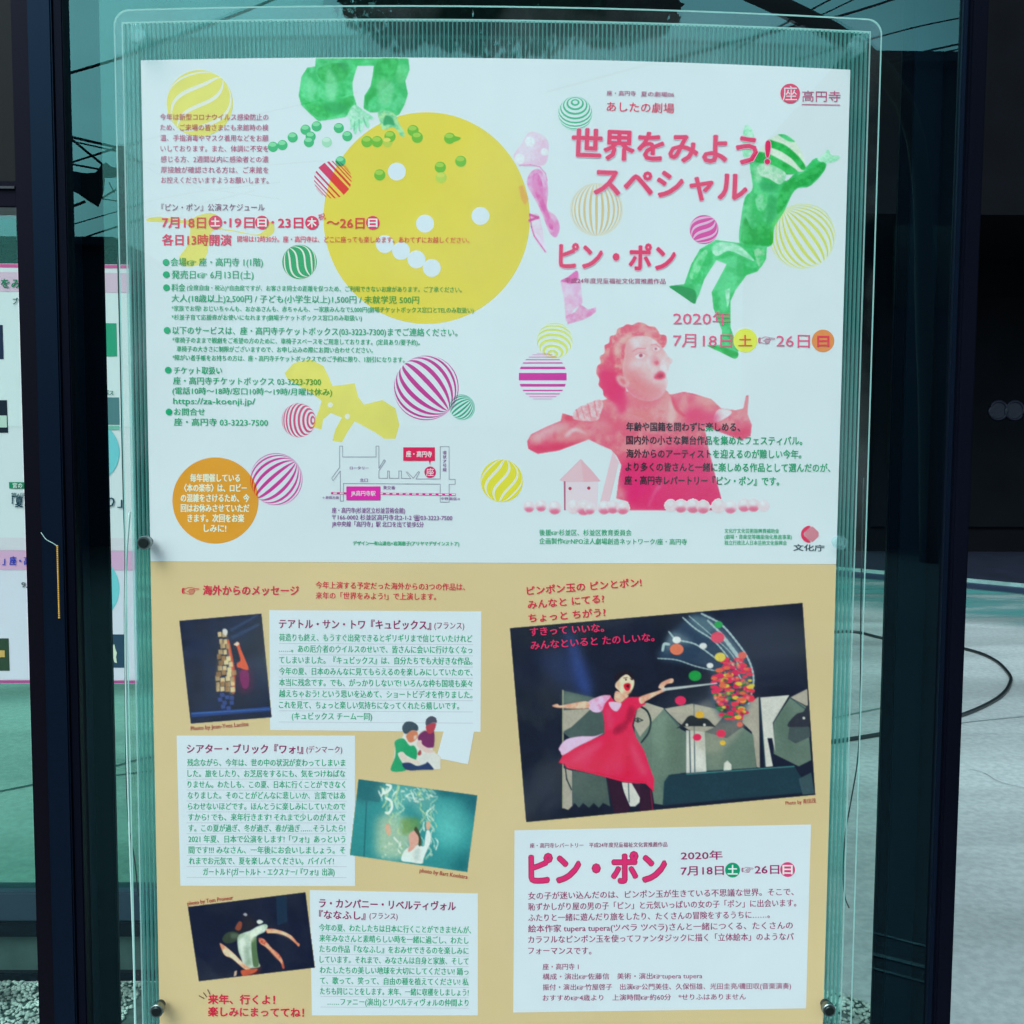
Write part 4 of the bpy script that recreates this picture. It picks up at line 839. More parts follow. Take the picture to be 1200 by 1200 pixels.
for i, s in enumerate(('今年の夏、わたしたちは日本に行くことができませんが、', '来年みなさんと素晴らしい時を一緒に過ごし、わたし', 'たちの作品『ななふし』をおみせできるのを楽しみに', 'しています。それまで、みなさんは自身と家族、そして', 'わたしたちの美しい地球を大切にしてください! 踊っ', 'て、歌って、笑って、自由の種を植えてください! 私', 'たちも同じことをします。来年、一緒に収穫をしましょう!', '……ファニー(演出)とリベルティヴォルの仲間より')):
    y = 1087+12.4*i; x0 = 384 if i == 7 else 374+.2*i; txt(s, x0, y, 552 if i == 0 else 549, y+3-.22*i, 8.6, TG, 20, c3, .014)
    multi('ruled_line', line([(376, y+6.3), (549, y+9.2-.22*i)], .5), RULE, 10, c3)
BR = opq((150, 52, 48))
txt('Photo by Jean-Yves Lacôte', 223.5, 853.5, 291, 848, 6.5, BR); txt('photo by Bart Koolstra', 492, 1019.5, 548, 1027.5, 6.5, BR); txt('photo by Tom Proneur', 219.5, 1058.5, 273, 1051.5, 6.5, BR); txt('Photo by 青田茂', 920.5, 941, 956, 938, 5.5, BR)
txt('来年、行くよ！', 244, 1171, 322, 1171.8, 11, TR, bold=.03); txt('楽しみにまっててね！', 244, 1185.6, 356, 1186.8, 11, TR, bold=.03)
multi('printed_strokes', line([(233.5, 1167), (239, 1170)], 1)+line([(238.5, 1163.5), (242, 1168)], 1)+line([(243.5, 1160), (246, 1165)], 1), opq((90, 60, 50)), 30)
PT = opq((214, 38, 92))
for a in (('ピンポン玉の ピンとポン!', 617.5, 692.5, 751.6, 682.3, 10.2), ('みんなと にてる?', 618.5, 708.8, 708, 701.3, 10.2), ('ちょっと ちがう?', 619.6, 724.6, 709.6, 717.3, 10.2), ('すきって いいな。', 621, 740.6, 707.5, 735.5, 10.2), ('みんなといると たのしいな。', 622, 756.6, 766.6, 746.5, 10.2)):
    txt(*a, TR if a[2] > 700 and a[2] < 730 or a[2] < 700 else PT, 40, bold=.022)

# ---- photograph of the cube tower
ph1 = Canvas('tower_photograph', 206, 714, 322, 852, 8)
poly('q', [(210, 727.5), (306.4, 719), (318.3, 840.6), (223.5, 848)], opq((18, 30, 62), 0, (14, 22, 46), 20), 8, ph1, smooth=False)
multi('light_beam', [A5([(430, 420), (600, 330), (620, 335), (440, 440)]), A5([(430, 470), (620, 380), (625, 400), (450, 490)])], opq((30, 52, 88)), 9, ph1)
multi('stage_floor', [A5([(185, 960), (690, 915), (695, 945), (187, 985)])], opq((28, 58, 120)), 9, ph1)
multi('stage_edge', [A5([(186, 955), (690, 928), (691, 934), (186, 966)])], opq((48, 92, 160)), 10, ph1)
cubes, cubes2, lines_ = [], [], []
random.seed(3)
row = [(440, 355, 385), (480, 365, 400), (515, 372, 408), (550, 360, 415), (590, 350, 425), (625, 360, 435), (660, 355, 430), (690, 345, 450), (725, 340, 455), (760, 345, 460), (795, 345, 450)]
for v, u0, u1 in row:
    u = u0
    while u < u1:
        w_ = random.uniform(24, 34); dy = random.uniform(-8, 8); (cubes if random.random() < .72 else cubes2).append(A5([(u, v+dy), (u+w_-3, v+dy-3), (u+w_, v+dy+28), (u+2, v+dy+32)])); u += w_+1
multi('wooden_cubes', cubes, opq((206, 190, 140), .2, None, 200), 11, ph1); multi('wooden_cubes', cubes2, opq((150, 118, 74), .2, None, 200), 11, ph1)
multi('blue_cubes', [A5([(u, v), (u+28, v-2), (u+30, v+24), (u+3, v+26)]) for u, v in ((370, 830), (400, 845), (355, 860), (430, 850), (385, 880), (430, 880), (375, 905), (410, 915))], opq((44, 66, 130)), 11, ph1)
poly('top_cube', A5([(385, 430), (400, 418), (418, 432), (412, 460), (395, 455)]), opq((200, 210, 205)), 12, ph1)
for q, c_, a_ in (([(340, 700), (390, 440), (400, 440), (370, 720), (350, 830)], (92, 72, 44), .45), ([(410, 440), (440, 600), (460, 800), (430, 820)], (236, 220, 170), .35)): soft('tower_tone', A5(q), c_, 11.5, ph1, 4, a_)
soft('performer_shadow', A5([(470, 700), (520, 640), (570, 680), (580, 800), (500, 830)]), (80, 16, 60), 10.5, ph1, 8, .7)
poly('performer_arm', A5([(458, 520), (490, 505), (500, 540), (525, 600), (552, 670), (540, 685), (500, 670), (480, 665), (478, 640), (500, 620), (485, 560), (475, 530)]), opq((214, 86, 50)), 12, ph1)
poly('performer_hand', A5([(456, 520), (480, 500), (495, 515), (480, 530)]), opq((226, 200, 180)), 13, ph1)
poly('costume', A5([(500, 690), (540, 685), (555, 720), (550, 790), (520, 800), (500, 750)]), opq((112, 22, 88)), 12, ph1)
poly('performer_arm', A5([(415, 500), (430, 500), (455, 620), (470, 720), (462, 830), (448, 820), (450, 720), (430, 600)]), opq((176, 60, 34)), 10, ph1)

ph1.build()
# ---- the two seated readers cut out beside an empty white card
sitters = Canvas('printed_people', 454, 834, 520, 906, 16, grain=.03)
poly('q', B8([(225, 665), (250, 560), (262, 470), (258, 385), (330, 355), (345, 320), (330, 260), (360, 210), (420, 205), (475, 240), (490, 300), (550, 270), (555, 190), (600, 155), (645, 170), (655, 220), (630, 290), (630, 440), (610, 470), (690, 540), (690, 650), (560, 655), (400, 660)]), opq((196, 208, 205)), 16, sitters, smooth=False)
poly('green_shirt', B8([(225, 665), (262, 540), (268, 470), (258, 400), (290, 370), (345, 365), (400, 430), (440, 430), (470, 480), (465, 550), (440, 560), (330, 500), (290, 510), (330, 590), (370, 660)]), opq((30, 150, 100)), 17, sitters)
poly('hair', B8([(330, 260), (360, 210), (420, 205), (475, 240), (475, 290), (420, 290), (380, 320), (345, 310)]), opq((52, 72, 84)), 17, sitters)
poly('face', B8([(370, 330), (420, 290), (470, 300), (475, 350), (440, 390), (400, 400), (375, 370)]), opq((186, 120, 90)), 18, sitters)
poly('face_light', B8([(440, 340), (468, 330), (462, 365), (440, 375)]), opq((215, 190, 175)), 19, sitters)
poly('purple_shirt', B8([(480, 340), (540, 290), (590, 310), (630, 300), (630, 430), (600, 450), (540, 445), (490, 400)]), opq((104, 44, 92)), 17, sitters)
poly('face', B8([(555, 240), (620, 215), (648, 230), (625, 300), (590, 320), (562, 300)]), opq((164, 62, 78)), 18, sitters)
poly('hair', B8([(552, 240), (555, 185), (600, 153), (645, 170), (655, 215), (620, 215), (575, 235)]), opq((70, 74, 92)), 18, sitters)
poly('arm', B8([(300, 500), (340, 490), (380, 540), (450, 560), (500, 590), (480, 610), (380, 590), (320, 560)]), opq((206, 196, 186)), 18, sitters)
poly('arm', B8([(470, 390), (510, 380), (520, 420), (600, 470), (640, 490), (560, 495), (500, 460), (475, 440)]), opq((206, 186, 180)), 18, sitters)
poly('trousers', B8([(330, 600), (400, 590), (470, 620), (545, 600), (570, 585), (620, 640), (620, 657), (540, 657), (380, 660)]), opq((38, 58, 98)), 19, sitters)
poly('hands', B8([(475, 500), (500, 470), (510, 500), (500, 520), (480, 520)]), opq((150, 70, 70)), 20, sitters)
def _cardbk(X, Y, bk):
    m_ = (Y < 857) & (X < 564); bk[m_] = (190, 214, 224); return bk
sitters.bk = _cardbk; sitters.build()
poly('blank_card', B8([(735, 238), (1005, 292), (948, 606), (652, 545)]), CARD, 15, smooth=False)

# ---- teal photograph with white streamers
ph2 = Canvas('streamer_photograph', 406, 909, 563, 1026, 8)
poly('q', [(420, 913), (559.6, 932), (547.7, 1022), (410, 1002)], opq((44, 134, 138)), 8, ph2, smooth=False)
soft('corner', B3([(860, 260), (940, 270), (930, 420), (880, 380)]), (12, 62, 84), 8.1, ph2, 22, .9); soft('corner', B3([(780, 700), (880, 640), (870, 790), (760, 780)]), (20, 96, 106), 8.1, ph2, 18, .9)
soft('corner', B3([(150, 170), (320, 200), (280, 300), (140, 320)]), (24, 88, 100), 8.1, ph2, 14, .8); soft('glow', B3([(640, 380), (760, 400), (820, 520), (760, 620), (660, 560)]), (82, 186, 182), 8.2, ph2, 26, .8); soft('corner', B3([(640, 230), (860, 262), (840, 300), (660, 280)]), (18, 84, 98), 8.15, ph2, 10, .7)
multi('dark_edge', line(B3([(220, 230), (200, 670)]), 1.6)+[B3([(165, 182), (320, 205), (300, 330), (150, 300)])], opq((30, 100, 108)), 9, ph2)
soft('pale_glow', B3([(290, 430), (380, 400), (470, 430), (520, 500), (500, 600), (440, 690), (290, 670), (275, 560)]), (176, 200, 170), 10, ph2, 12, .75)
soft('pale_glow', B3([(640, 330), (760, 330), (860, 420), (820, 560), (680, 560), (640, 450)]), (96, 188, 184), 10, ph2, 18, .4)
soft('streamer_haze', B3([(300, 215), (640, 250), (640, 340), (560, 420), (480, 330), (400, 420), (330, 330)]), (130, 190, 180), 10.5, ph2, 12, .45)
soft('green_glow', B3([(440, 440), (540, 430), (560, 480), (540, 520), (500, 520), (470, 540), (440, 520)]), (96, 140, 70), 11, ph2, 6, .7)
random.seed(11)
for k in range(70):
    side = k % 4; u = [random.uniform(300, 440), random.uniform(400, 480), random.uniform(530, 650), random.uniform(560, 650)][side]; v = random.uniform(200, 620 if side else 400); pts = []; ph_ = random.uniform(0, 6); am = random.uniform(8, 24); fq = random.uniform(.03, .07)
    dr_ = random.uniform(-.4, .4); L_ = random.randint(3, 9)
    for s_ in range(L_): pts.append((u+am*math.sin(ph_+fq*(v))+dr_*s_*12, v)); v += 12
    pts = [p for p in pts if p[1] < 700]
    if len(pts) > 1:
        c_ = random.choice(((190, 222, 208), (150, 196, 180), (206, 226, 218), (120, 176, 150), (164, 200, 150)))
        for q in line(B3(pts), random.uniform(.6, 2.2)): ph2.add(q, c_, 12+k*.001, .9, random.uniform(.4, .85), False)
for c0 in (((320, 245), (330, 270), (360, 250), (370, 225), (345, 215)), ((340, 300), (370, 320), (378, 360), (360, 395), (340, 395))):
    for q in line(B3([(p.x, p.y) for p in spline([Vector((*q, 0)) for q in c0], 4)]), 2.4): ph2.add(q, (206, 224, 216), 13, .9, .9, False)
for k in range(40):
    a = random.uniform(430, 650); b_ = random.uniform(215, 330)
    for q in line(B3([(a, b_), (a+random.uniform(5, 22), b_+random.uniform(-8, 26))]), random.uniform(1, 2.6)): ph2.add(q, (200, 222, 212), 13, 1, random.uniform(.4, .8), False)
for k in range(26):
    a = random.uniform(290, 660); b_ = random.uniform(560, 700); soft('paper_bit', circ(*B3([(a, b_)])[0], random.uniform(.8, 2.2), 8), random.choice(((196, 214, 196), (120, 170, 120), (150, 190, 170))), 13.2, ph2, 1.2, .6, 1)
poly('performer', B3([(440, 700), (450, 650), (480, 620), (540, 600), (580, 610), (590, 560), (600, 510), (620, 515), (625, 580), (600, 640), (580, 690), (570, 720), (500, 712)]), opq((214, 224, 220)), 14, ph2)
soft('blouse_fold', B3([(520, 640), (560, 620), (550, 700), (520, 705)]), (150, 186, 184), 14.5, ph2, 4, .6)
poly('face', B3([(490, 530), (520, 510), (550, 530), (552, 580), (530, 610), (500, 640), (480, 640), (490, 600), (485, 560)]), opq((206, 160, 146)), 15, ph2)
poly('hair', B3([(520, 505), (535, 485), (560, 540), (565, 600), (548, 605), (548, 550)]), opq((60, 70, 50)), 16, ph2)
poly('hand', B3([(335, 480), (350, 465), (365, 480), (372, 520), (360, 545), (342, 520)]), opq((200, 165, 140)), 14, ph2)
poly('hand', B3([(600, 455), (615, 450), (625, 475), (618, 500), (602, 505), (595, 480)]), opq((200, 165, 140)), 14, ph2)

ph2.build()
# ---- photograph of two acrobats
ph3 = Canvas('acrobat_photograph', 216, 1041, 373, 1154, 8)
poly('q', [(220, 1062.7), (358, 1045.5), (369, 1134), (233, 1150)], opq((12, 20, 46), 0, (20, 28, 50), 14), 8, ph3, smooth=False)
multi('dark_curtain', [B4([(890, 205), (970, 195), (980, 400), (900, 430)])], opq((18, 42, 66)), 9, ph3)
poly('white_shirt', B4([(590, 520), (630, 490), (690, 470), (740, 440), (800, 420), (825, 435), (800, 480), (730, 520), (735, 600), (745, 700), (765, 750), (700, 765), (640, 760), (620, 690), (595, 620)]), opq((150, 180, 160), 0, (180, 205, 195), 60), 11, ph3)
poly('shirt_fold', B4([(700, 540), (735, 520), (740, 620), (755, 740), (715, 750), (700, 650)]), opq((76, 108, 74)), 12, ph3)
poly('arm', B4([(810, 460), (860, 455), (940, 475), (1010, 510), (1055, 560), (1075, 575), (1065, 595), (1040, 570), (990, 525), (920, 495), (850, 490), (820, 490)]), opq((184, 110, 78), 0, (214, 168, 134), 80), 11, ph3)
poly('leg', B4([(755, 530), (800, 540), (850, 600), (910, 650), (940, 700), (955, 760), (940, 765), (925, 720), (870, 660), (810, 600), (765, 570)]), opq((170, 78, 58), 0, (210, 150, 120), 80), 11, ph3)
poly('arm', B4([(450, 570), (490, 590), (550, 640), (600, 690), (650, 740), (690, 765), (660, 780), (610, 745), (550, 690), (500, 670), (475, 640)]), opq((196, 140, 108), 0, (222, 190, 160), 80), 13, ph3)
poly('shoulder', B4([(470, 540), (490, 500), (530, 480), (590, 490), (600, 530), (560, 560), (500, 570)]), opq((46, 62, 50)), 10, ph3)
poly('face', B4([(570, 450), (600, 400), (625, 410), (615, 460), (590, 470)]), opq((120, 66, 50)), 10, ph3)
poly('waist', B4([(620, 780), (700, 770), (745, 770), (720, 800), (640, 825), (620, 810)]), opq((176, 84, 58)), 14, ph3)
for q, c_, a_ in (([(600, 560), (640, 520), (660, 600), (650, 720), (620, 680)], (200, 220, 210), .8), ([(680, 500), (760, 450), (800, 440), (740, 500), (700, 560)], (206, 222, 206), .7), ([(640, 600), (680, 620), (690, 740), (655, 740)], (120, 150, 130), .6)): soft('shirt_tone', B4(q), c_, 12.5, ph3, 4, a_)
for q, c_ in (([(860, 475), (930, 480), (1000, 515), (1040, 560), (980, 520), (900, 490)], (236, 204, 172)), ([(800, 560), (860, 620), (920, 690), (900, 690), (840, 620)], (232, 186, 150)), ([(480, 610), (550, 650), (620, 720), (600, 720), (540, 680)], (236, 206, 176)), ([(540, 490), (600, 500), (580, 530), (540, 530)], (80, 100, 84))): soft('skin_light', B4(q), c_, 13.5, ph3, 3, .8)
for q, c_, a_ in (([(540, 470), (620, 440), (700, 400), (740, 420), (640, 500), (560, 540)], (30, 34, 40), .8), ([(640, 330), (720, 380), (700, 440), (620, 430)], (34, 30, 40), .7), ([(700, 740), (770, 740), (740, 830), (620, 830)], (120, 44, 34), .5)): soft('figure_tone', B4(q), c_, 9.5, ph3, 6, a_)
poly('glint', B4([(630, 345), (650, 330), (668, 345), (655, 360)]), opq((150, 160, 170)), 12, ph3)
poly('hair_light', B4([(738, 400), (760, 385), (790, 400), (775, 415), (755, 420)]), opq((190, 205, 200)), 12, ph3)
poly('foot', B4([(565, 790), (585, 780), (580, 820), (560, 832)]), opq((190, 170, 150)), 12, ph3)

ph3.build()
# ---- big stage photograph
ph4 = Canvas('stage_photograph', 593, 702, 960, 968, 8)
poly('q', [(597.5, 736), (940.6, 706.4), (955.5, 931.5), (616.5, 963.5)], opq((18, 26, 48), 0, (14, 22, 40), 10), 8, ph4, smooth=False)
soft('stage_light', B1([(240, -60), (440, -130), (560, -20), (610, 190), (430, 170), (330, 60)]), (30, 48, 92), 9, ph4, 26, .7)
soft('stage_light', A7([(430, 470), (490, 520), (560, 700), (620, 900), (600, 940), (530, 880), (470, 640)]), (44, 70, 136), 10, ph4, 12, .8)
soft('stage_haze', A8([(200, 60), (600, 40), (900, 60), (960, 400), (700, 500), (600, 300)]), (24, 34, 58), 9, ph4, 40, .6)
PB = opq((158, 160, 146)); PG = opq((92, 118, 106), .06, None, 60); PDK = opq((66, 88, 86), .06, None, 60); PW = opq((196, 206, 198)); PDB = opq((24, 52, 66))
multi('screen_panel', [B1([(418, 175), (640, 225), (700, 300), (720, 480), (480, 520), (418, 470)])], PDK, 11, ph4)
multi('screen_panel', [B1([(418, 315), (620, 300), (480, 430), (418, 465)]), B1([(418, 720), (485, 740), (485, 985), (455, 1015), (418, 1000)])], PB, 12, ph4)
multi('screen_panel', [B1([(485, 735), (720, 780), (750, 990), (700, 965), (670, 1000), (635, 965), (600, 1000), (560, 965), (530, 1000), (500, 965), (485, 985)])], PDK, 12, ph4)
multi('screen_edge', line(B1([(418, 175), (418, 1000)]), 1.6), opq((150, 160, 130)), 13, ph4)
multi('screen_panel', [B1([(930, 270), (1000, 260), (1120, 300), (1240, 420), (1240, 760), (1180, 760), (1130, 980), (1060, 970), (1020, 700), (920, 480)])], PG, 11, ph4)
multi('screen_panel', [B1([(950, 280), (1010, 262), (1125, 300), (1040, 400), (960, 500), (915, 420)])], PB, 12, ph4)
multi('screen_panel', [B1([(830, 820), (960, 830), (960, 960), (925, 990), (890, 990), (850, 900)])], PW, 12, ph4)
multi('panel_gap', line(B1([(878, 820), (884, 960)]), 1.0), PDB, 13, ph4)
arc = [(p.x, p.y) for p in spline([Vector(q) for q in ((960, 285, 0), (1010, 320, 0), (1035, 390, 0), (1020, 470, 0), (970, 540, 0))], 6)]
multi('drawn_face', line(B1(arc), 1.8)+line(B1([(918, 380), (945, 368), (978, 384), (945, 398), (918, 384)]), 1.0)+[circ(747.5, 844, 1.6, 10)]+line(B1([(435, 720), (445, 800), (478, 872)]), 1.4), opq((18, 34, 40)), 14, ph4)
multi('screen_panel', [A8([(0, 690), (100, 710), (40, 780), (0, 800)]), A8([(100, 712), (280, 680), (440, 715), (480, 760), (420, 830), (360, 860), (300, 880), (190, 800)]), A8([(610, 690), (705, 635), (712, 1090), (690, 1085), (660, 860), (600, 800)]), A8([(905, 640), (1015, 585), (1020, 700)])], PB, 12, ph4)
multi('screen_panel', [A8([(100, 712), (190, 835), (240, 860), (240, 1120), (20, 1150), (20, 800)]), A8([(360, 860), (500, 900), (600, 830), (670, 880), (690, 1090), (360, 1110)]), A8([(800, 800), (905, 640), (1010, 700), (1040, 1040), (960, 1080), (800, 1000)])], PG, 12, ph4)
multi('screen_panel', [A8([(712, 640), (900, 625), (795, 800), (810, 990), (790, 900), (760, 900), (795, 1080), (745, 1085)]), A8([(240, 850), (360, 860), (370, 1115), (240, 1125)]), A8([(480, 1110), (482, 1060), (505, 1042), (530, 1070), (530, 1105)])], PW, 13, ph4)
multi('panel_gap', line(A8([(710, 635), (745, 1085)]), 1.6)+line(A8([(262, 850), (268, 1120)]), 1.2)+line(A8([(290, 680), (296, 1115)]), 1)+line(A8([(100, 712), (190, 820)]), .8)+line(A8([(905, 640), (1010, 720)]), .8), PDB, 14, ph4)
poly('clown_hat', A8([(180, 838), (215, 810), (250, 765), (280, 755), (310, 770), (370, 775), (410, 810), (428, 830), (380, 825), (240, 825)]), opq((30, 38, 44)), 15, ph4)
multi('white_dots', [circ(805, 849.5, 1.7, 10), circ(825.5, 849.5, 1.7, 10), circ(942, 841.5, 1.6, 10)], PW, 17, ph4)
poly('clown_hat', A8([(890, 825), (940, 750), (990, 730), (1020, 690), (1026, 825)]), opq((36, 42, 54)), 15, ph4)
multi('hat_base', [A8([(900, 830), (1030, 828), (1035, 890), (940, 935), (890, 905)])], opq((58, 74, 78)), 15, ph4)
poly('black_table', A8([(130, 1135), (930, 1078), (975, 1150), (985, 1205), (980, 1250), (90, 1330), (100, 1180)]), PDB, 16, ph4, smooth=False)
multi('table_edge', line(A8([(245, 1130), (930, 1080)]), 1.2), opq((60, 130, 130)), 17, ph4)
multi('front_row', [A8([(960, 1160), (1040, 1120), (1062, 1255), (985, 1262)])], opq((50, 76, 84)), 17, ph4)
# balloon full of balls
soft('balloon_glow', A8([(300, 700), (420, 640), (640, 640), (660, 700), (560, 900), (420, 990), (310, 960), (260, 860)]), (150, 156, 140), 14.9, ph4, 8, .45)
soft('clear_balloon', A8([(60, 390), (100, 300), (180, 190), (260, 120), (340, 105), (440, 150), (560, 280), (640, 400), (670, 520), (650, 650), (600, 760), (500, 790), (440, 740), (390, 620), (400, 480), (250, 430)]), (44, 70, 96), 15, ph4, 8, .75)
for q, c_, a_ in (([(260, 130), (350, 120), (440, 180), (380, 240), (300, 200)], (110, 150, 156), .5), ([(130, 230), (200, 230), (280, 290), (180, 300), (110, 350)], (130, 160, 166), .5), ([(430, 200), (520, 270), (600, 390), (560, 420), (470, 300)], (120, 150, 156), .5), ([(560, 430), (640, 420), (664, 520), (640, 640), (600, 600)], (90, 110, 110), .5), ([(360, 860), (500, 790), (610, 740), (620, 800), (520, 900)], (130, 140, 130), .35)): soft('balloon_glow', A8(q), c_, 15.6, ph4, 9, a_)
bl = []
for q, w_ in (([(220, 130), (300, 200), (420, 280), (520, 400), (590, 520)], 1.6), ([(340, 105), (460, 170), (560, 280), (640, 400), (672, 530), (640, 680)], 2.0), ([(60, 390), (180, 400), (300, 440), (430, 470)], 1.2), ([(130, 220), (180, 270), (300, 300), (430, 390)], 1.6), ([(260, 120), (400, 240), (520, 350), (600, 470)], 1.0), ([(380, 150), (480, 250), (580, 380)], 2.2), ([(90, 340), (100, 300), (130, 300)], 2.5), ([(470, 250), (560, 370), (610, 450)], 2.4)):
    bl += line([(p.x, p.y) for p in spline([Vector((*a, 0)) for a in A8(q)], 5)], w_)
multi('balloon_gleams', bl, opq((150, 180, 184)), 16, ph4)
random.seed(5); cols = {'red': [], 'crimson': [], 'green': [], 'yellow': [], 'orange': [], 'dark': []}
for i in range(190):
    while 1:
        u, v = random.uniform(395, 665), random.uniform(380, 785)
        if ((u-538)/128)**2+((v-580)/205)**2 < 1: break
    x, y = A8([(u, v)])[0]; r = random.uniform(1.9, 3.4)
    k = random.choices(('red', 'crimson', 'green', 'yellow', 'orange', 'dark'), (36, 24, 8, 10, 12, 8))[0]
    cols[k].append([(x+r*1.45*math.cos(a*.7854), y+r*.8*math.sin(a*.7854)) for a in range(8)])
for j, (k, c) in enumerate((('dark', (30, 60, 50)), ('red', (226, 50, 74)), ('crimson', (200, 30, 80)), ('green', (36, 120, 60)), ('yellow', (196, 186, 60)), ('orange', (224, 96, 62)))):
    multi(k+'_balls', cols[k], opq(c), 17+j*.1, ph4)
random.seed(8)
for i in range(46):
    u, v = random.uniform(420, 655), random.uniform(400, 770)
    if ((u-535)/125)**2+((v-580)/195)**2 < 1: soft('ball_gleam', circ(*A8([(u, v)])[0], random.uniform(1.2, 2.6), 8), random.choice(((246, 110, 110), (120, 16, 50), (236, 180, 90), (40, 60, 50), (250, 160, 130))), 17.8, ph4, 1.6, .7, 1)
for x, y, r, c in ((793, 761, 8, (226, 112, 84)), (841, 747, 8, (206, 70, 96)), (814.5, 792, 7.5, (20, 140, 60)), (797.5, 821, 6.5, (214, 30, 84)), (820, 837.5, 5, (200, 160, 50)), (817, 864, 5, (222, 40, 84)), (845, 859.5, 5.5, (222, 50, 84)), (867, 849, 3.5, (226, 100, 84)), (847, 870.5, 3.5, (206, 170, 60)), (842, 732, 5, (40, 150, 80)), (844, 770, 6.5, (200, 190, 80)), (793, 750, 5, (206, 214, 214)), (824, 757, 4.5, (190, 204, 206)), (832, 780, 4, (200, 210, 210)), (870, 768, 5, (220, 90, 80))):
    poly('flying_ball', circ(x, y, r, 20, r*.82), opq(c, .1, None, 200), 23, ph4, smooth=False)
multi('balloon_stick', [A8([(90, 580), (440, 545), (440, 553), (90, 600)])], opq((170, 186, 186)), 24, ph4)
# the woman in the red dress
for q, c_, a_ in ((B1([(430, 190), (560, 215), (640, 240), (540, 280), (430, 280)]), (110, 134, 122), .5), (B1([(500, 760), (700, 800), (720, 940), (520, 930)]), (78, 96, 88), .5), (B1([(1040, 420), (1110, 340), (1200, 420), (1180, 640), (1080, 620)]), (110, 140, 122), .45), (A8([(380, 900), (480, 920), (470, 1080), (380, 1080)]), (120, 134, 118), .5), (A8([(820, 800), (900, 690), (940, 900), (900, 1010)]), (70, 96, 86), .5), (A8([(120, 760), (200, 860), (220, 1080), (120, 1080)]), (76, 100, 88), .5), (A8([(140, 1150), (500, 1130), (480, 1230), (140, 1280)]), (30, 62, 78), .6), (A8([(150, 720), (290, 700), (400, 730), (300, 740)]), (184, 184, 160), .5)): soft('panel_tone', q, c_, 14.2, ph4, 9, a_)
FL = opq((222, 186, 160), 0, (204, 150, 126), 80)
dr = poly('woman_in_red_dress', B1([(745, 205), (735, 240), (700, 260), (697, 320), (710, 400), (712, 480), (620, 520), (500, 580), (420, 625), (390, 680), (430, 690), (445, 720), (560, 745), (720, 785), (850, 820), (1000, 830), (1055, 885), (1060, 800), (1020, 690), (990, 600), (930, 500), (905, 420), (935, 310), (1000, 270), (960, 220), (870, 222), (830, 262), (780, 250)]), opq((222, 36, 82), 0, (206, 30, 74), 40), 20, ph4, smooth=False)
poly('petticoat', B1([(390, 580), (440, 520), (540, 498), (640, 495), (705, 475), (620, 522), (520, 570), (420, 628), (400, 605)]), opq((206, 176, 208)), 21, ph4)
multi('hem', line(B1([(392, 680), (440, 700), (560, 738), (700, 765), (850, 800), (1000, 820), (1055, 880)]), 1.2), opq((190, 20, 60)), 22, ph4)
soft('dress_shadow', B1([(880, 285), (925, 300), (910, 360), (870, 430), (820, 480), (755, 475), (780, 430), (850, 390)]), (120, 14, 50), 22, ph4, 8, .75)
for q, c_, a_ in (([(740, 520), (790, 540), (700, 700), (620, 720), (600, 700)], (190, 24, 66), .5), ([(840, 520), (880, 530), (900, 760), (850, 790)], (186, 22, 64), .5), ([(900, 560), (960, 640), (1010, 740), (980, 770), (930, 700)], (232, 60, 96), .6), ([(560, 590), (660, 540), (690, 560), (560, 660), (470, 680)], (234, 56, 96), .5), ([(720, 290), (760, 330), (770, 440), (730, 440)], (236, 60, 100), .5)): soft('dress_fold', B1(q), c_, 22.5, ph4, 6, min(1, a_*1.6))
poly('sleeve', B1([(590, 260), (650, 225), (710, 208), (755, 215), (715, 265), (690, 320), (640, 328), (600, 300)]), opq((224, 130, 172), 0, (206, 176, 208), 70), 21, ph4)
poly('blouse', B1([(740, 260), (780, 255), (830, 265), (800, 320), (760, 305)]), opq((206, 178, 206)), 22, ph4)
poly('arm', B1([(342, 282), (380, 268), (400, 280), (500, 262), (590, 252), (600, 295), (520, 303), (420, 298), (370, 295)]), FL, 23, ph4)
poly('arm', B1([(955, 225), (1010, 200), (1080, 180), (1110, 165), (1090, 155), (1110, 120), (1170, 92), (1195, 95), (1190, 120), (1150, 130), (1130, 150), (1140, 175), (1080, 205), (1010, 245), (965, 270)]), FL, 23, ph4)
poly('neck', B1([(790, 180), (840, 195), (880, 210), (850, 240), (820, 262), (780, 240)]), FL, 23, ph4)
poly('face', B1([(800, 110), (850, 62), (905, 80), (920, 120), (905, 170), (870, 205), (835, 200), (805, 170), (785, 145)]), opq((224, 206, 176)), 24, ph4)
poly('hair', B1([(785, 110), (780, 75), (815, 45), (870, 35), (905, 55), (922, 95), (900, 90), (870, 60), (830, 80), (800, 110)]), opq((26, 18, 30)), 25, ph4)
soft('face_shade', B1([(850, 180), (900, 170), (880, 205), (840, 205)]), (190, 140, 116), 24.6, ph4, 3, .7)
soft('face_shade', B1([(796, 120), (815, 110), (815, 170), (800, 160)]), (196, 150, 124), 24.6, ph4, 3, .7)
poly('mouth', B1([(845, 135), (870, 122), (893, 130), (890, 165), (870, 178), (852, 165)]), opq((196, 24, 50)), 25, ph4)
poly('mouth_inside', B1([(860, 142), (875, 132), (886, 140), (878, 160)]), opq((60, 16, 26)), 26, ph4)
multi('eyes', [circ(733.5, 796.5, 1.1, 8), circ(740.5, 796, 1.0, 8)]+line(B1([(845, 88), (870, 84)]), .7)+line(B1([(890, 92), (912, 100)]), .7), opq((26, 18, 30)), 26, ph4)
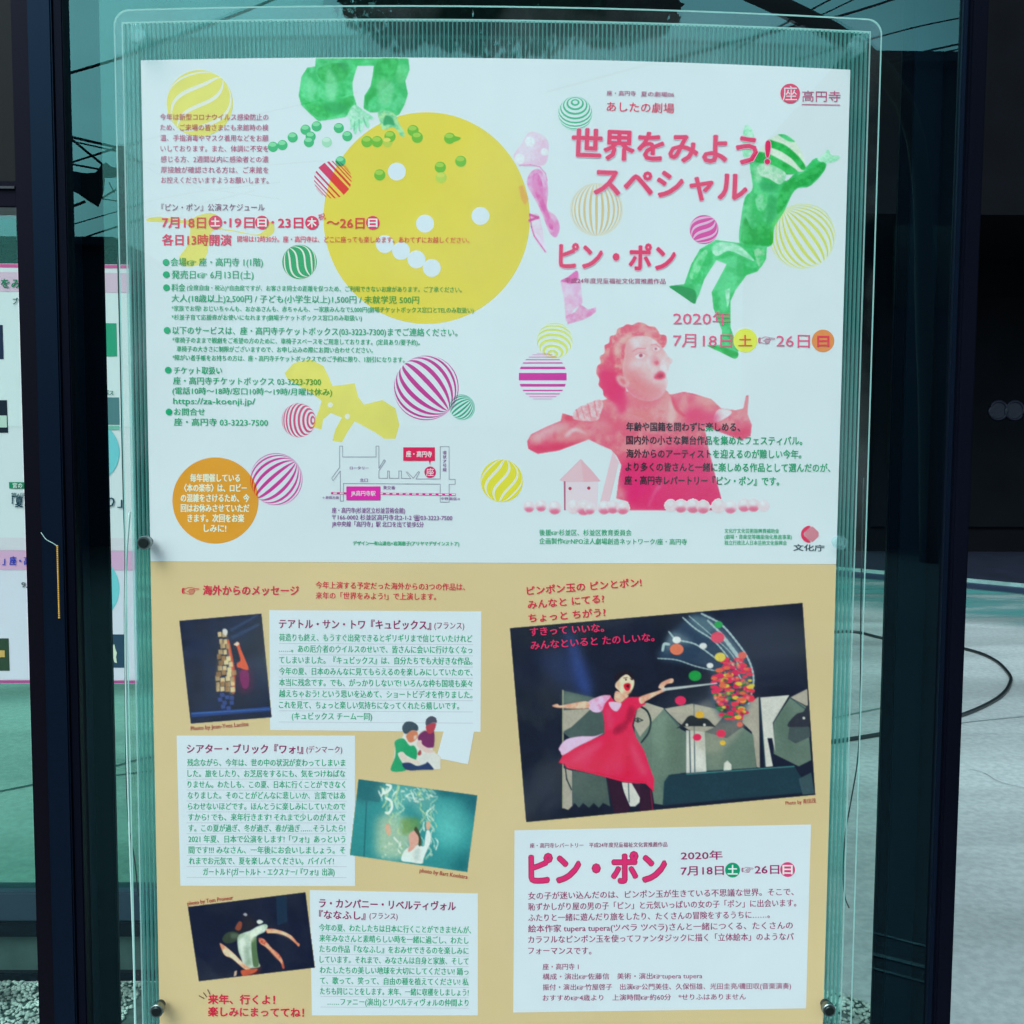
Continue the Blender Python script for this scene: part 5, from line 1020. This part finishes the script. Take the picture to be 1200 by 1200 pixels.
multi('stockings', [B1([(720, 750), (830, 770), (835, 860), (890, 1000), (880, 1030), (780, 1042), (760, 950), (740, 850)]), B1([(900, 825), (960, 830), (1030, 870), (1045, 1000), (1050, 1022), (950, 1028), (960, 930)])], opq((44, 18, 42)), 19, ph4)
multi('red_streak', line(B1([(1035, 880), (1050, 1020)]), 1.2), opq((140, 20, 60)), 19.5, ph4)

ph4.build()
# ---- right card
c4 = card([(603, 973), (950.4, 966.2), (944.6, 1181.7), (601.5, 1186.5)])
txt('座・高円寺レパートリー　平成24年度児童福祉文化賞推薦作品', 621, 991, 782, 989.6, 5.8, TITLE, 20, c4)
heading('ピン・ポン', 621, 1018.5, 780, 1017.5, 36, .0282, 22, opq((214, 44, 108)), c4, .05, opq((140, 24, 76)))
CT = opq((136, 34, 98))
txt('2020年', 798, 1002.8, 846.5, 1002, 10.6, CT, 20, c4, .018); txt('7月18日', 798, 1020.6, 848, 1019.8, 11.2, CT, 20, c4, .018)
badge(858.5, 1019.6, 8.7, '土', OGRN, OW, None, 20, c4); txt('☞', 869, 1018.5, 883, 1018.3, 10, CT, 20, c4, 0); txt('26日', 884.5, 1019, 913, 1018.8, 11.2, CT, 20, c4, .018); badge(923, 1019, 8.7, '日', opq((196, 54, 120)), OW, None, 20, c4)
for i, (s, x1) in enumerate((('女の子が迷い込んだのは、ピンポン玉が生きている不思議な世界。そこで、', 930), ('恥ずかしがり屋の男の子「ピン」と元気いっぱいの女の子「ポン」に出会います。', 933), ('ふたりと一緒に遊んだり旅をしたり、たくさんの冒険をするうちに……。', 902), ('絵本作家 tupera tupera(ツペラ ツペラ)さんと一緒につくる、たくさんの', 929), ('カラフルなピンポン玉を使ってファンタジックに描く「立体絵本」のようなパ', 930), ('フォーマンスです。', 693))):
    y = 1050+12.8*i; txt(s, 619, y, x1, y-5*(x1-619)/311+.3*i, 8.9, CT, 20, c4, .013)
for a in (('座・高円寺 1', 636, 1133, 678, 1132.8), ('構成・演出☞佐藤信　美術・演出☞tupera tupera', 636, 1144.6, 823, 1143.4), ('振付・演出☞竹屋啓子　出演☞公門美佳、久保恒雄、光田圭亮/磯田収(音楽演奏)', 636, 1157, 927, 1155.4), ('おすすめ☞4歳より　上演時間☞約60分　*せりふはありません', 636, 1169.5, 874, 1168)):
    txt(*a, 7.3, CT, 20, c4, .008)

# rear poster's writing
def p2t(a, b_): return P2(a, b_, 3)
for s, x0, y, x1, h_, c in (('をみよう', 1, 332, 48, 11, (10, 120, 90)), ('ブック', 15, 353, 34, 8, (40, 90, 90)), ('「夏まつり」', 14, 588, 60, 13, (20, 60, 80)), ('まり」', 108, 588, 143, 13, (24, 70, 90)), ('第6回', 13, 580, 30, 5, (60, 90, 100)), ('」座・高円寺', 3, 657, 52, 10, (40, 60, 180)), ('9月', 25, 685, 40, 8, (90, 100, 110)), ('バス', 122, 460, 133, 6, (60, 120, 110))):
    txt(s, x0, y, x1, y+.5, h_, opq(c), 1, rp, .02, pt=p2t)
txt('宮の', 15, 569, 26, 569, 6, OW, 1, rp, .02, pt=lambda a, b_: P2(a, b_, 4))

# ------------------------------------------------------------------ poster holder: fluted backing, acrylic cover, screws
HZ0 = ZB-.045
hx0, hx1 = V(143, 30, D+.004).x, V(1020, 40, D+.004).x
hold = empty('fluted_backing_sheet', ((hx0+hx1)/2, D+.006, HZ0)); tag(hold, 'clear fluted plastic backing sheet behind the poster with ribs showing above it', 'backing sheet')
ht = lambda x: V(600, 25, D+.004).z - .001 + .006*(1-((x-(hx0+hx1)/2)/((hx1-hx0)/2))**2) - .004
def curvy(name, x0, x1, z0, zf, y0, y1, mat, par, N=28):
    vs, fs = [], []
    for i in range(N+1):
        x = x0+(x1-x0)*i/N; z = zf(x); vs += [(x, y0, z0), (x, y0, z), (x, y1, z0), (x, y1, z)]
        if i:
            a = 4*(i-1); b_ = 4*i; fs += [(a, b_, b_+1, a+1), (a+2, a+3, b_+3, b_+2), (a+1, b_+1, b_+3, a+3), (a, a+2, b_+2, b_)]
    fs += [(0, 1, 3, 2), (4*N, 4*N+2, 4*N+3, 4*N+1)]
    return mesh(name, vs, fs, mat, par)
def flat(name, x0, x1, z0, zf, y, mat, par, N=28):
    vs, fs = [], []
    for i in range(N+1):
        x = x0+(x1-x0)*i/N; vs += [(x, y, z0), (x, y, zf(x))]
        if i: fs.append((2*i-2, 2*i, 2*i+1, 2*i-1))
    return mesh(name, vs, fs, mat, par)
flat('front_skin', hx0, hx1, HZ0, ht, D+.003, M_flute_skin, hold); flat('back_skin', hx0, hx1, HZ0, ht, D+.008, M_flute_skin, hold)
vs, fs = [], []; x = hx0+.002
while x < hx1-.001:
    b0 = len(vs); z = ht(x)-.0005; w_ = .00042
    vs += [(x-w_, D+.0034, HZ0), (x+w_, D+.0034, HZ0), (x+w_, D+.0034, z), (x-w_, D+.0034, z), (x-w_, D+.0076, HZ0), (x+w_, D+.0076, HZ0), (x+w_, D+.0076, z), (x-w_, D+.0076, z)]
    fs += [tuple(b0+i for i in q) for q in ((0, 1, 2, 3), (1, 5, 6, 2), (5, 4, 7, 6), (4, 0, 3, 7), (3, 2, 6, 7))]; x += .0036
rb = mesh('ribs', vs, fs, M_flute, hold); tag(rb, kind='stuff')
# acrylic cover with rounded corners
AY = D-.011
ax0, ax1 = V(134, 60, AY).x, V(1033, 60, AY).x; az1 = V(590, 7, AY).z; az0 = HZ0-.02
cov = empty('acrylic_cover', ((ax0+ax1)/2, AY, az0)); tag(cov, 'clear acrylic cover sheet with rounded corners held over the poster by small screws', 'cover')
def rrect(x0, x1, z0, z1, r, bow=.007):
    o = []
    N = 16
    for i in range(9): a = math.pi/2*i/8; o.append((x1-r+r*math.cos(math.pi/2-a), z1-r+r*math.sin(math.pi/2-a)))
    for i in range(9): a = math.pi/2*i/8; o.append((x1-r+r*math.cos(-a), z0+r+r*math.sin(-a)))
    for i in range(9): a = math.pi/2*i/8; o.append((x0+r-r*math.sin(a), z0+r-r*math.cos(a)))
    for i in range(9): a = math.pi/2*i/8; o.append((x0+r-r*math.cos(a), z1-r+r*math.sin(a)))
    for i in range(1, N): o.append((x0+r+(x1-x0-2*r)*i/N, z1))
    cx_ = (x0+x1)/2; hw = (x1-x0)/2
    return [(x, z-(bow*((x-cx_)/hw)**2 if z > z1-.08 else 0)) for x, z in o]
rr_ = rrect(ax0, ax1, az0, az1, .012)
mesh('sheet', [(x, AY, z) for x, z in rr_], [tuple(range(len(rr_)))], M_acry, cov)
vs, fs = [], []; n_ = len(rr_)
cxm, czm = (ax0+ax1)/2, (az0+az1)/2
for x, z in rr_: vs += [(x, AY-.0002, z), (x, AY+.003, z), (x-(.0011 if x > cxm else -.0011), AY-.0002, z-(.0011 if z > czm else -.0011))]
for i in range(n_): j = (i+1) % n_; fs += [(3*i, 3*j, 3*j+1, 3*i+1), (3*i, 3*i+2, 3*j+2, 3*j)]
mesh('polished_edge', vs, fs, M_edge, cov)
# inner bright edges of the backing sheet
ex = []
eg = []
for i in range(29):
    x = hx0+(hx1-hx0)*i/28; z = ht(x)
    eg.append((x, z))
vs, fs = [], []
for i, (x, z) in enumerate(eg):
    vs += [(x, D+.0028, z-.0012), (x, D+.0028, z), (x, D+.0085, z)]
    if i: a = 3*i-3; b_ = 3*i; fs += [(a, b_, b_+1, a+1), (a+1, b_+1, b_+2, a+2)]
b0 = len(vs)
for xx, s in ((hx0, 1), (hx1, -1)):
    z = ht(xx)-.0015; b0 = len(vs); vs += [(xx, D+.0027, HZ0), (xx+s*.0013, D+.0027, HZ0), (xx+s*.0013, D+.0027, z), (xx, D+.0027, z)]; fs.append((b0, b0+1, b0+2, b0+3))
mesh('bright_edge', vs, fs, M_edge, hold)
def cyl(name, c, r, y0, y1, mat, par=None, seg=28, bev=.0006):
    prof = [(r-bev, y0), (r, y0+bev), (r, y1)]; vs = []; fs = []
    for q, y in prof:
        for k in range(seg): a = 2*math.pi*k/seg; vs.append((c[0]+q*math.cos(a), y, c[2]+q*math.sin(a)))
    for j in range(2):
        for k in range(seg): k2 = (k+1) % seg; fs.append((j*seg+k, j*seg+k2, (j+1)*seg+k2, (j+1)*seg+k))
    fs.append(tuple(range(seg))[::-1]); return mesh(name, vs, fs, mat, par)
M_clearcap = pane_mat('clear_cap', (.9, 1, 1), (.8, 1, 1), 1.5, .1, .12, (.5, .8, .8))
for (x, y, lab, clr) in ((161, 40, 'clear round screw cap in the top left corner of the acrylic cover', 1), (1005, 53, 'clear round screw cap in the top right corner of the acrylic cover', 1),
                         (169, 636, 'steel standoff screw at the left edge halfway down the poster', 0), (984.5, 636, 'greenish clear standoff screw at the right edge halfway down the poster', 2),
                         (184, 1184, 'dark standoff screw at the bottom left corner of the poster', 0), (971, 1183, 'dark standoff screw at the bottom right corner of the poster', 0)):
    c = V(x, y, AY-.004); t = empty('standoff_screw', c); tag(t, lab, 'screw', 'screws holding the acrylic cover')
    r = .0058 if clr != 1 else .0075
    cyl('cap', c, r, AY-.006, AY-.0003, M_clearcap if clr else M_metal, t)
    cyl('barrel', c, r*.75, AY+.0005, D+.0025 if clr == 1 else D-.005, M_clearcap if clr else M_screwdark, t)
    if not clr: cyl('cap_face', c, r*.72, AY-.0072, AY-.006, M_screwdark, t)
# loose thin cords behind the cover
def cord(pts, r, mat, lab):
    P_ = [V(x, y, YY) for x, y, YY in pts]; o = tube('thin_cord', spline(P_, 10), r, mat, None, 6, origin=P_[0]); tag(o, lab, 'cord', 'thin cords hanging beside the poster')
CY = D+.013
cord([(138, 300, CY), (141, 420, CY), (144, 560, CY), (146.5, 650, CY), (146, 730, CY), (148, 900, CY), (151, 965, CY), (158, 1010, CY), (162, 1050, CY)], .0006, M_cable, 'dark thin cord left of the poster ending above the pebbles')
cord([(152, 600, CY), (148, 660, CY), (147, 760, CY), (149, 880, CY), (154, 1040, CY), (157, 1130, CY), (159, 1240, CY)], .0009, M_cablelight, 'pale thin cord hanging at the left running down past the bottom')
cord([(1012, 560, CY), (1009, 700, CY), (1008, 830, CY), (1005, 890, CY), (997, 940, CY), (991, 975, CY), (988, 1020, CY), (990, 1050, CY), (995, 1064, CY)], .0006, M_cable, 'dark thin cord right of the poster with a bent lower end')

# ------------------------------------------------------------------ front frame and the large glass pane
FZ0, FZ1 = .02, 3.0
def xat(px, py, Y): return V(px, py, Y).x
ff = empty('window_frame', (0, GLASS_Y, 0)); tag(ff, 'near black metal window frame with tall posts on both sides of the poster', 'window frame')
FY = .9; BKY = .950
zr0, zr1 = V(20, 242, FY).z, V(20, 211, FY).z
box('stile', (xat(20, 300, FY), FY, FZ0), (xat(42, 300, FY), BKY, FZ1), M_stile, ff, .001)
box('transom_rail', (xat(-80, 300, FY), FY+.003, zr0), (xat(20, 300, FY), BKY, zr1), M_stile, ff, .001)
box('rail_trim', (xat(-80, 300, FY), FY, (zr0+zr1)/2+.004), (xat(19, 300, FY), FY+.0025, (zr0+zr1)/2+.006), bsdf_mat('rail_trim', (.02, .02, .03), .4), ff)
box('transom_panel', (xat(-80, 300, FY), FY+.012, zr1), (xat(12, 100, FY), FY+.03, FZ1), bsdf_mat('black_panel', (.003, .003, .004), .6, spec=.2), ff)
box('transom_stop', (xat(12, 100, FY), FY+.006, zr1), (xat(19.5, 100, FY), BKY, FZ1), M_stile, ff)
box('post', (xat(42.5, 300, FY), FY-.006, FZ0), (xat(70, 300, FY), BKY, FZ1), M_navy, ff, .0012)
box('post_edge', (xat(70.2, 300, FY), FY-.003, FZ0), (xat(76.5, 100, FY), .9065, FZ1), M_frame, ff, .001)
box('rear_post', (xat(75, 300, .957), .957, FZ0), (xat(120, 300, .957), (.963), FZ1), M_frame, ff, .001)
box('rear_post', (xat(1039.5, 650, .957), .957, FZ0), (xat(1118, 650, .957), (.963), FZ1), M_frame, ff, .001)
box('post_cover', (xat(1054, 650, .952), .952, FZ0), (xat(1100, 650, .952), .9565, FZ1), M_navy, ff)
box('post', (xat(1108.5, 600, FY), FY, FZ0), (xat(1114.5, 600, FY), .9065, FZ1), M_navy, ff, .001)
box('post', (xat(1114.6, 600, FY), FY-.005, FZ0), (xat(1134, 600, FY), BKY, FZ1), M_frame, ff, .0015)
box('bottom_rail', (xat(76.5, 300, FY), FY, FZ0), (xat(1108, 600, FY), BKY, .10), M_frame, ff, .001)
gx0, gx1 = xat(76.8, 150, GLASS_Y), xat(1112, 400, GLASS_Y)
mesh('glass_pane', [(gx0, GLASS_Y, .11), (gx1, GLASS_Y, .11), (gx1, GLASS_Y, FZ1), (gx0, GLASS_Y, FZ1)], [(0, 1, 2, 3)], M_glass, ff)
mesh('glass_pane', [(xat(-80, 300, FY+.02), FY+.02, .11), (xat(20, 300, FY+.02), FY+.02, .11), (xat(20, 300, FY+.02), FY+.02, zr0), (xat(-80, 300, FY+.02), FY+.02, zr0)], [(0, 1, 2, 3)], M_glass, ff)
# beaded chain on the post
bc = empty('bead_chain', V(68, 640, .883)); tag(bc, 'short string of golden beads hanging on the dark left post', 'chain')
vs, fs = [], []
for i in range(38):
    c = V(67.2+2.2*i/37, 640+84*i/37, .884); b0 = len(vs)
    vs += [c+v*.0009 for v in IV]; fs += [tuple(b0+k for k in f) for f in IF]
tag(mesh('beads', vs, fs, M_brass, bc, True), kind='stuff')
tube('thread', spline([V(48, 624, .8845), V(54, 632, .884), V(61, 636, .884), V(67.3, 640, .884)], 5), .0003, M_cablelight, bc, 5)

# ------------------------------------------------------------------ the street behind the camera, which the glass mirrors
DV = 9.0
def GRF(x, y): p = G(x, y); return Vector((p.x, 2*GLASS_Y-p.y, 0))
M_line = bsdf_mat('worn_road_line', (.10, .13, .15), .8, var=.4, vscale=20)
for a, b_, w_ in (((900, 1064), (1180, 1136), .012), ((900, 1090), (1180, 1160), .02), ((940, 1115), (1180, 1180), .012)): ribbon('road_line', [GRF(*a), GRF(*b_)], w_, M_line, .008)
M_sil = bsdf_mat('dark_steel_paint', (.015, .02, .03), .6)
up = empty('utility_pole', RF(143, 700, DV)); up.location.z = 0; tag(up, 'utility pole with crossed steel braces behind the viewer', 'utility pole')
t_ = RF(143, 172, DV); tube('pole', [Vector((t_.x, t_.y, 0)), t_], .035, M_sil, up, 12)
def rbar(a, b_, r, nm='brace'): tube(nm, [RF(*a, DV), RF(*b_, DV)], r, M_sil, up, 6)
for a, b_, r in (((60, 155), (142, 174), .012), ((60, 160), (140, 178), .007), ((60, 198), (135, 174), .009), ((80, 160), (124, 196), .012), ((83, 162), (80, 190), .012), ((60, 188), (120, 199), .009), ((120, 198), (143, 204), .03), ((120, 232), (136, 222), .008), ((128, 214), (134, 226), .006), ((120, 233), (140, 236), .006), ((60, 252), (100, 236), .012)): rbar(a, b_, r)
def rsheet(pts, Dv, th, mat, nm, par=None):
    n = len(pts); A_ = [RF(x, y, Dv) for x, y in pts]; B_ = [p+Vector((0, -th, 0)) for p in A_]
    return mesh(nm, A_+B_, [tuple(range(n)), tuple(range(n, 2*n))[::-1]]+[(i, (i+1) % n, n+(i+1) % n, n+i) for i in range(n)], mat, par)
bn = rsheet([(50, 196), (78, 199), (100, 203), (112, 202), (118, 194), (124, 190), (130, 195), (142, 198), (142, 206), (130, 208), (122, 208), (121, 222), (117, 236), (114, 242), (104, 236), (90, 226), (50, 212)], DV-.2, .02, M_sil, 'awning_cloth'); tag(bn, 'dark torn awning cloth hanging by the utility pole', 'awning')
WL_ = ('thick dark wire mirrored above the top left corner of the poster', 'thick dark wire mirrored across the top above the poster title', 'steep wire mirrored in the glass above the top right corner',
 'thin wire mirrored at the top right beside the slate roof', 'wire mirrored just over the top edge of the slate building roof', 'lowest wire mirrored against the slate building roof edge',
 'thin wire mirrored over the fluted strip right of the tree', 'wire leaving the top of the utility pole towards the upper right', 'lower wire mirrored over the left post under the awning',
 'thin faint wire mirrored under the torn awning', 'sagging wire running down from the utility pole top', 'slack wire curving away from the utility pole')
for wi, (pts, r) in enumerate((([(20, 103), (150, 65), (270, 20), (330, -5)], .022), ([(640, 110), (860, 50), (1000, 14), (1130, -30)], .02), ([(860, 60), (990, -10), (1060, -50)], .015), ([(930, 72), (1060, 35), (1140, 18)], .012), ([(980, 90), (1060, 66), (1140, 48)], .016), ([(990, 96), (1060, 72), (1140, 54)], .012), ([(780, 75), (930, 30), (1010, -5)], .012), ([(145, 172), (240, 150), (420, 110)], .012), ([(60, 292), (150, 262), (300, 225)], .014), ([(60, 270), (200, 232), (330, 215)], .01), ([(145, 178), (210, 215), (330, 235)], .010), ([(145, 186), (230, 200), (380, 190)], .010))):
    P_ = spline([RF(x, y, 13) for x, y in pts], 6); o = tube('overhead_wire', P_, r*.8, M_sil, None, 5, origin=P_[0]); tag(o, WL_[wi], 'wire', 'overhead wires above the street')
def bld(nm, x0p, x1p, ytop, Dv, depth, mat, lab, roof=None):
    a, c = RF(x0p, ytop, Dv), RF(x1p, ytop, Dv); o = empty(nm, ((a.x+c.x)/2, a.y, 0)); tag(o, lab, 'building')
    box('wall', (min(a.x, c.x), a.y-depth, 0), (max(a.x, c.x), a.y, a.z), mat, o)
    return o, a, c
M_b1 = bsdf_mat('slate_wall', (.012, .018, .045), .8, var=.15, vscale=1); M_b2 = bsdf_mat('grey_wall', (.02, .03, .04), .8, var=.2, vscale=1)
M_bw = bsdf_mat('window_dark', (.03, .05, .06), .15)
o, a, c = bld('slate_building', 1000, 1500, 78, 14, 6, M_b1, 'tall slate coloured building on the right side of the street behind the viewer')
for i in range(3):
    for j in range(2):
        z = 1.2+2.1*j; x = a.x+.6+1.4*i; box('window', (x, a.y, z), (x+.8, a.y+.03, z+1.1), M_bw, o)
box('roof_edge', (a.x-.15, a.y-6, a.z), (c.x, a.y+.25, a.z+.12), M_b1, o)
o, a, c = bld('low_terrace', 150, 1020, 497, 16, 5, M_b2, 'low grey row of houses along the street behind the viewer')
for i in range(8):
    x = a.x+.5+1.4*i; box('window', (x, a.y, .5), (x+.7, a.y+.03, 1.3), M_bw, o)
o, a, c = bld('grey_house', -500, 128, 285, 14, 6, M_b1, 'grey house on the left side of the street behind the viewer')
box('roof_edge', (a.x, a.y-6, a.z), (c.x+.15, a.y+.25, a.z+.1), M_b1, o)
for i in range(3): box('window', (c.x-1.2-1.4*i, a.y, 1.4), (c.x-.5-1.4*i, a.y+.03, 2.3), M_bw, o)
# spreading tree whose crown hangs over the street
M_leaf = bsdf_mat('dark_leaves', (.03, .065, .045), .7, var=.5, vscale=3); M_bark = bsdf_mat('bark', (.03, .028, .025), .9)
tb = RF(1080, 900, 12.5); tb.z = 0
tr = empty('street_tree', tb); tag(tr, 'wide dark tree reaching over the street behind the viewer', 'tree')
tp = RF(1060, 120, 12.5)
tube('trunk', spline([tb, tb.lerp(tp, .5)+Vector((.1, 0, 0)), tp, RF(900, 0, 12.5), RF(700, -60, 12.5), RF(500, -70, 12.5)], 5), .11, M_bark, tr, 10)
vs, fs = [], []; random.seed(9)
for (cx_, cy_, rx, ry) in ((590, -60, 190, 130), (470, -5, 75, 66), (720, -12, 80, 70), (760, 22, 34, 22), (430, -60, 60, 60), (560, -10, 90, 62), (650, -20, 80, 64), (800, -120, 200, 90), (620, -160, 300, 90)):
    for k in range(int(rx*ry/6)):
        while 1:
            u, v, w_ = (random.uniform(-1, 1) for _ in range(3))
            if u*u+v*v+w_*w_ < 1: break
        p = RF(cx_+u*rx, cy_+v*ry, 12.5+w_*.9); s = random.uniform(.05, .11); a = Vector((random.gauss(0, 1), random.gauss(0, 1), random.gauss(0, 1))).normalized(); b_ = a.orthogonal().normalized()
        q = len(vs); vs += [p-a*s, p+b_*s*.6, p+a*s, p-b_*s*.6]; fs.append((q, q+1, q+2, q+3))
mesh('crown', vs, fs, M_leaf, tr)
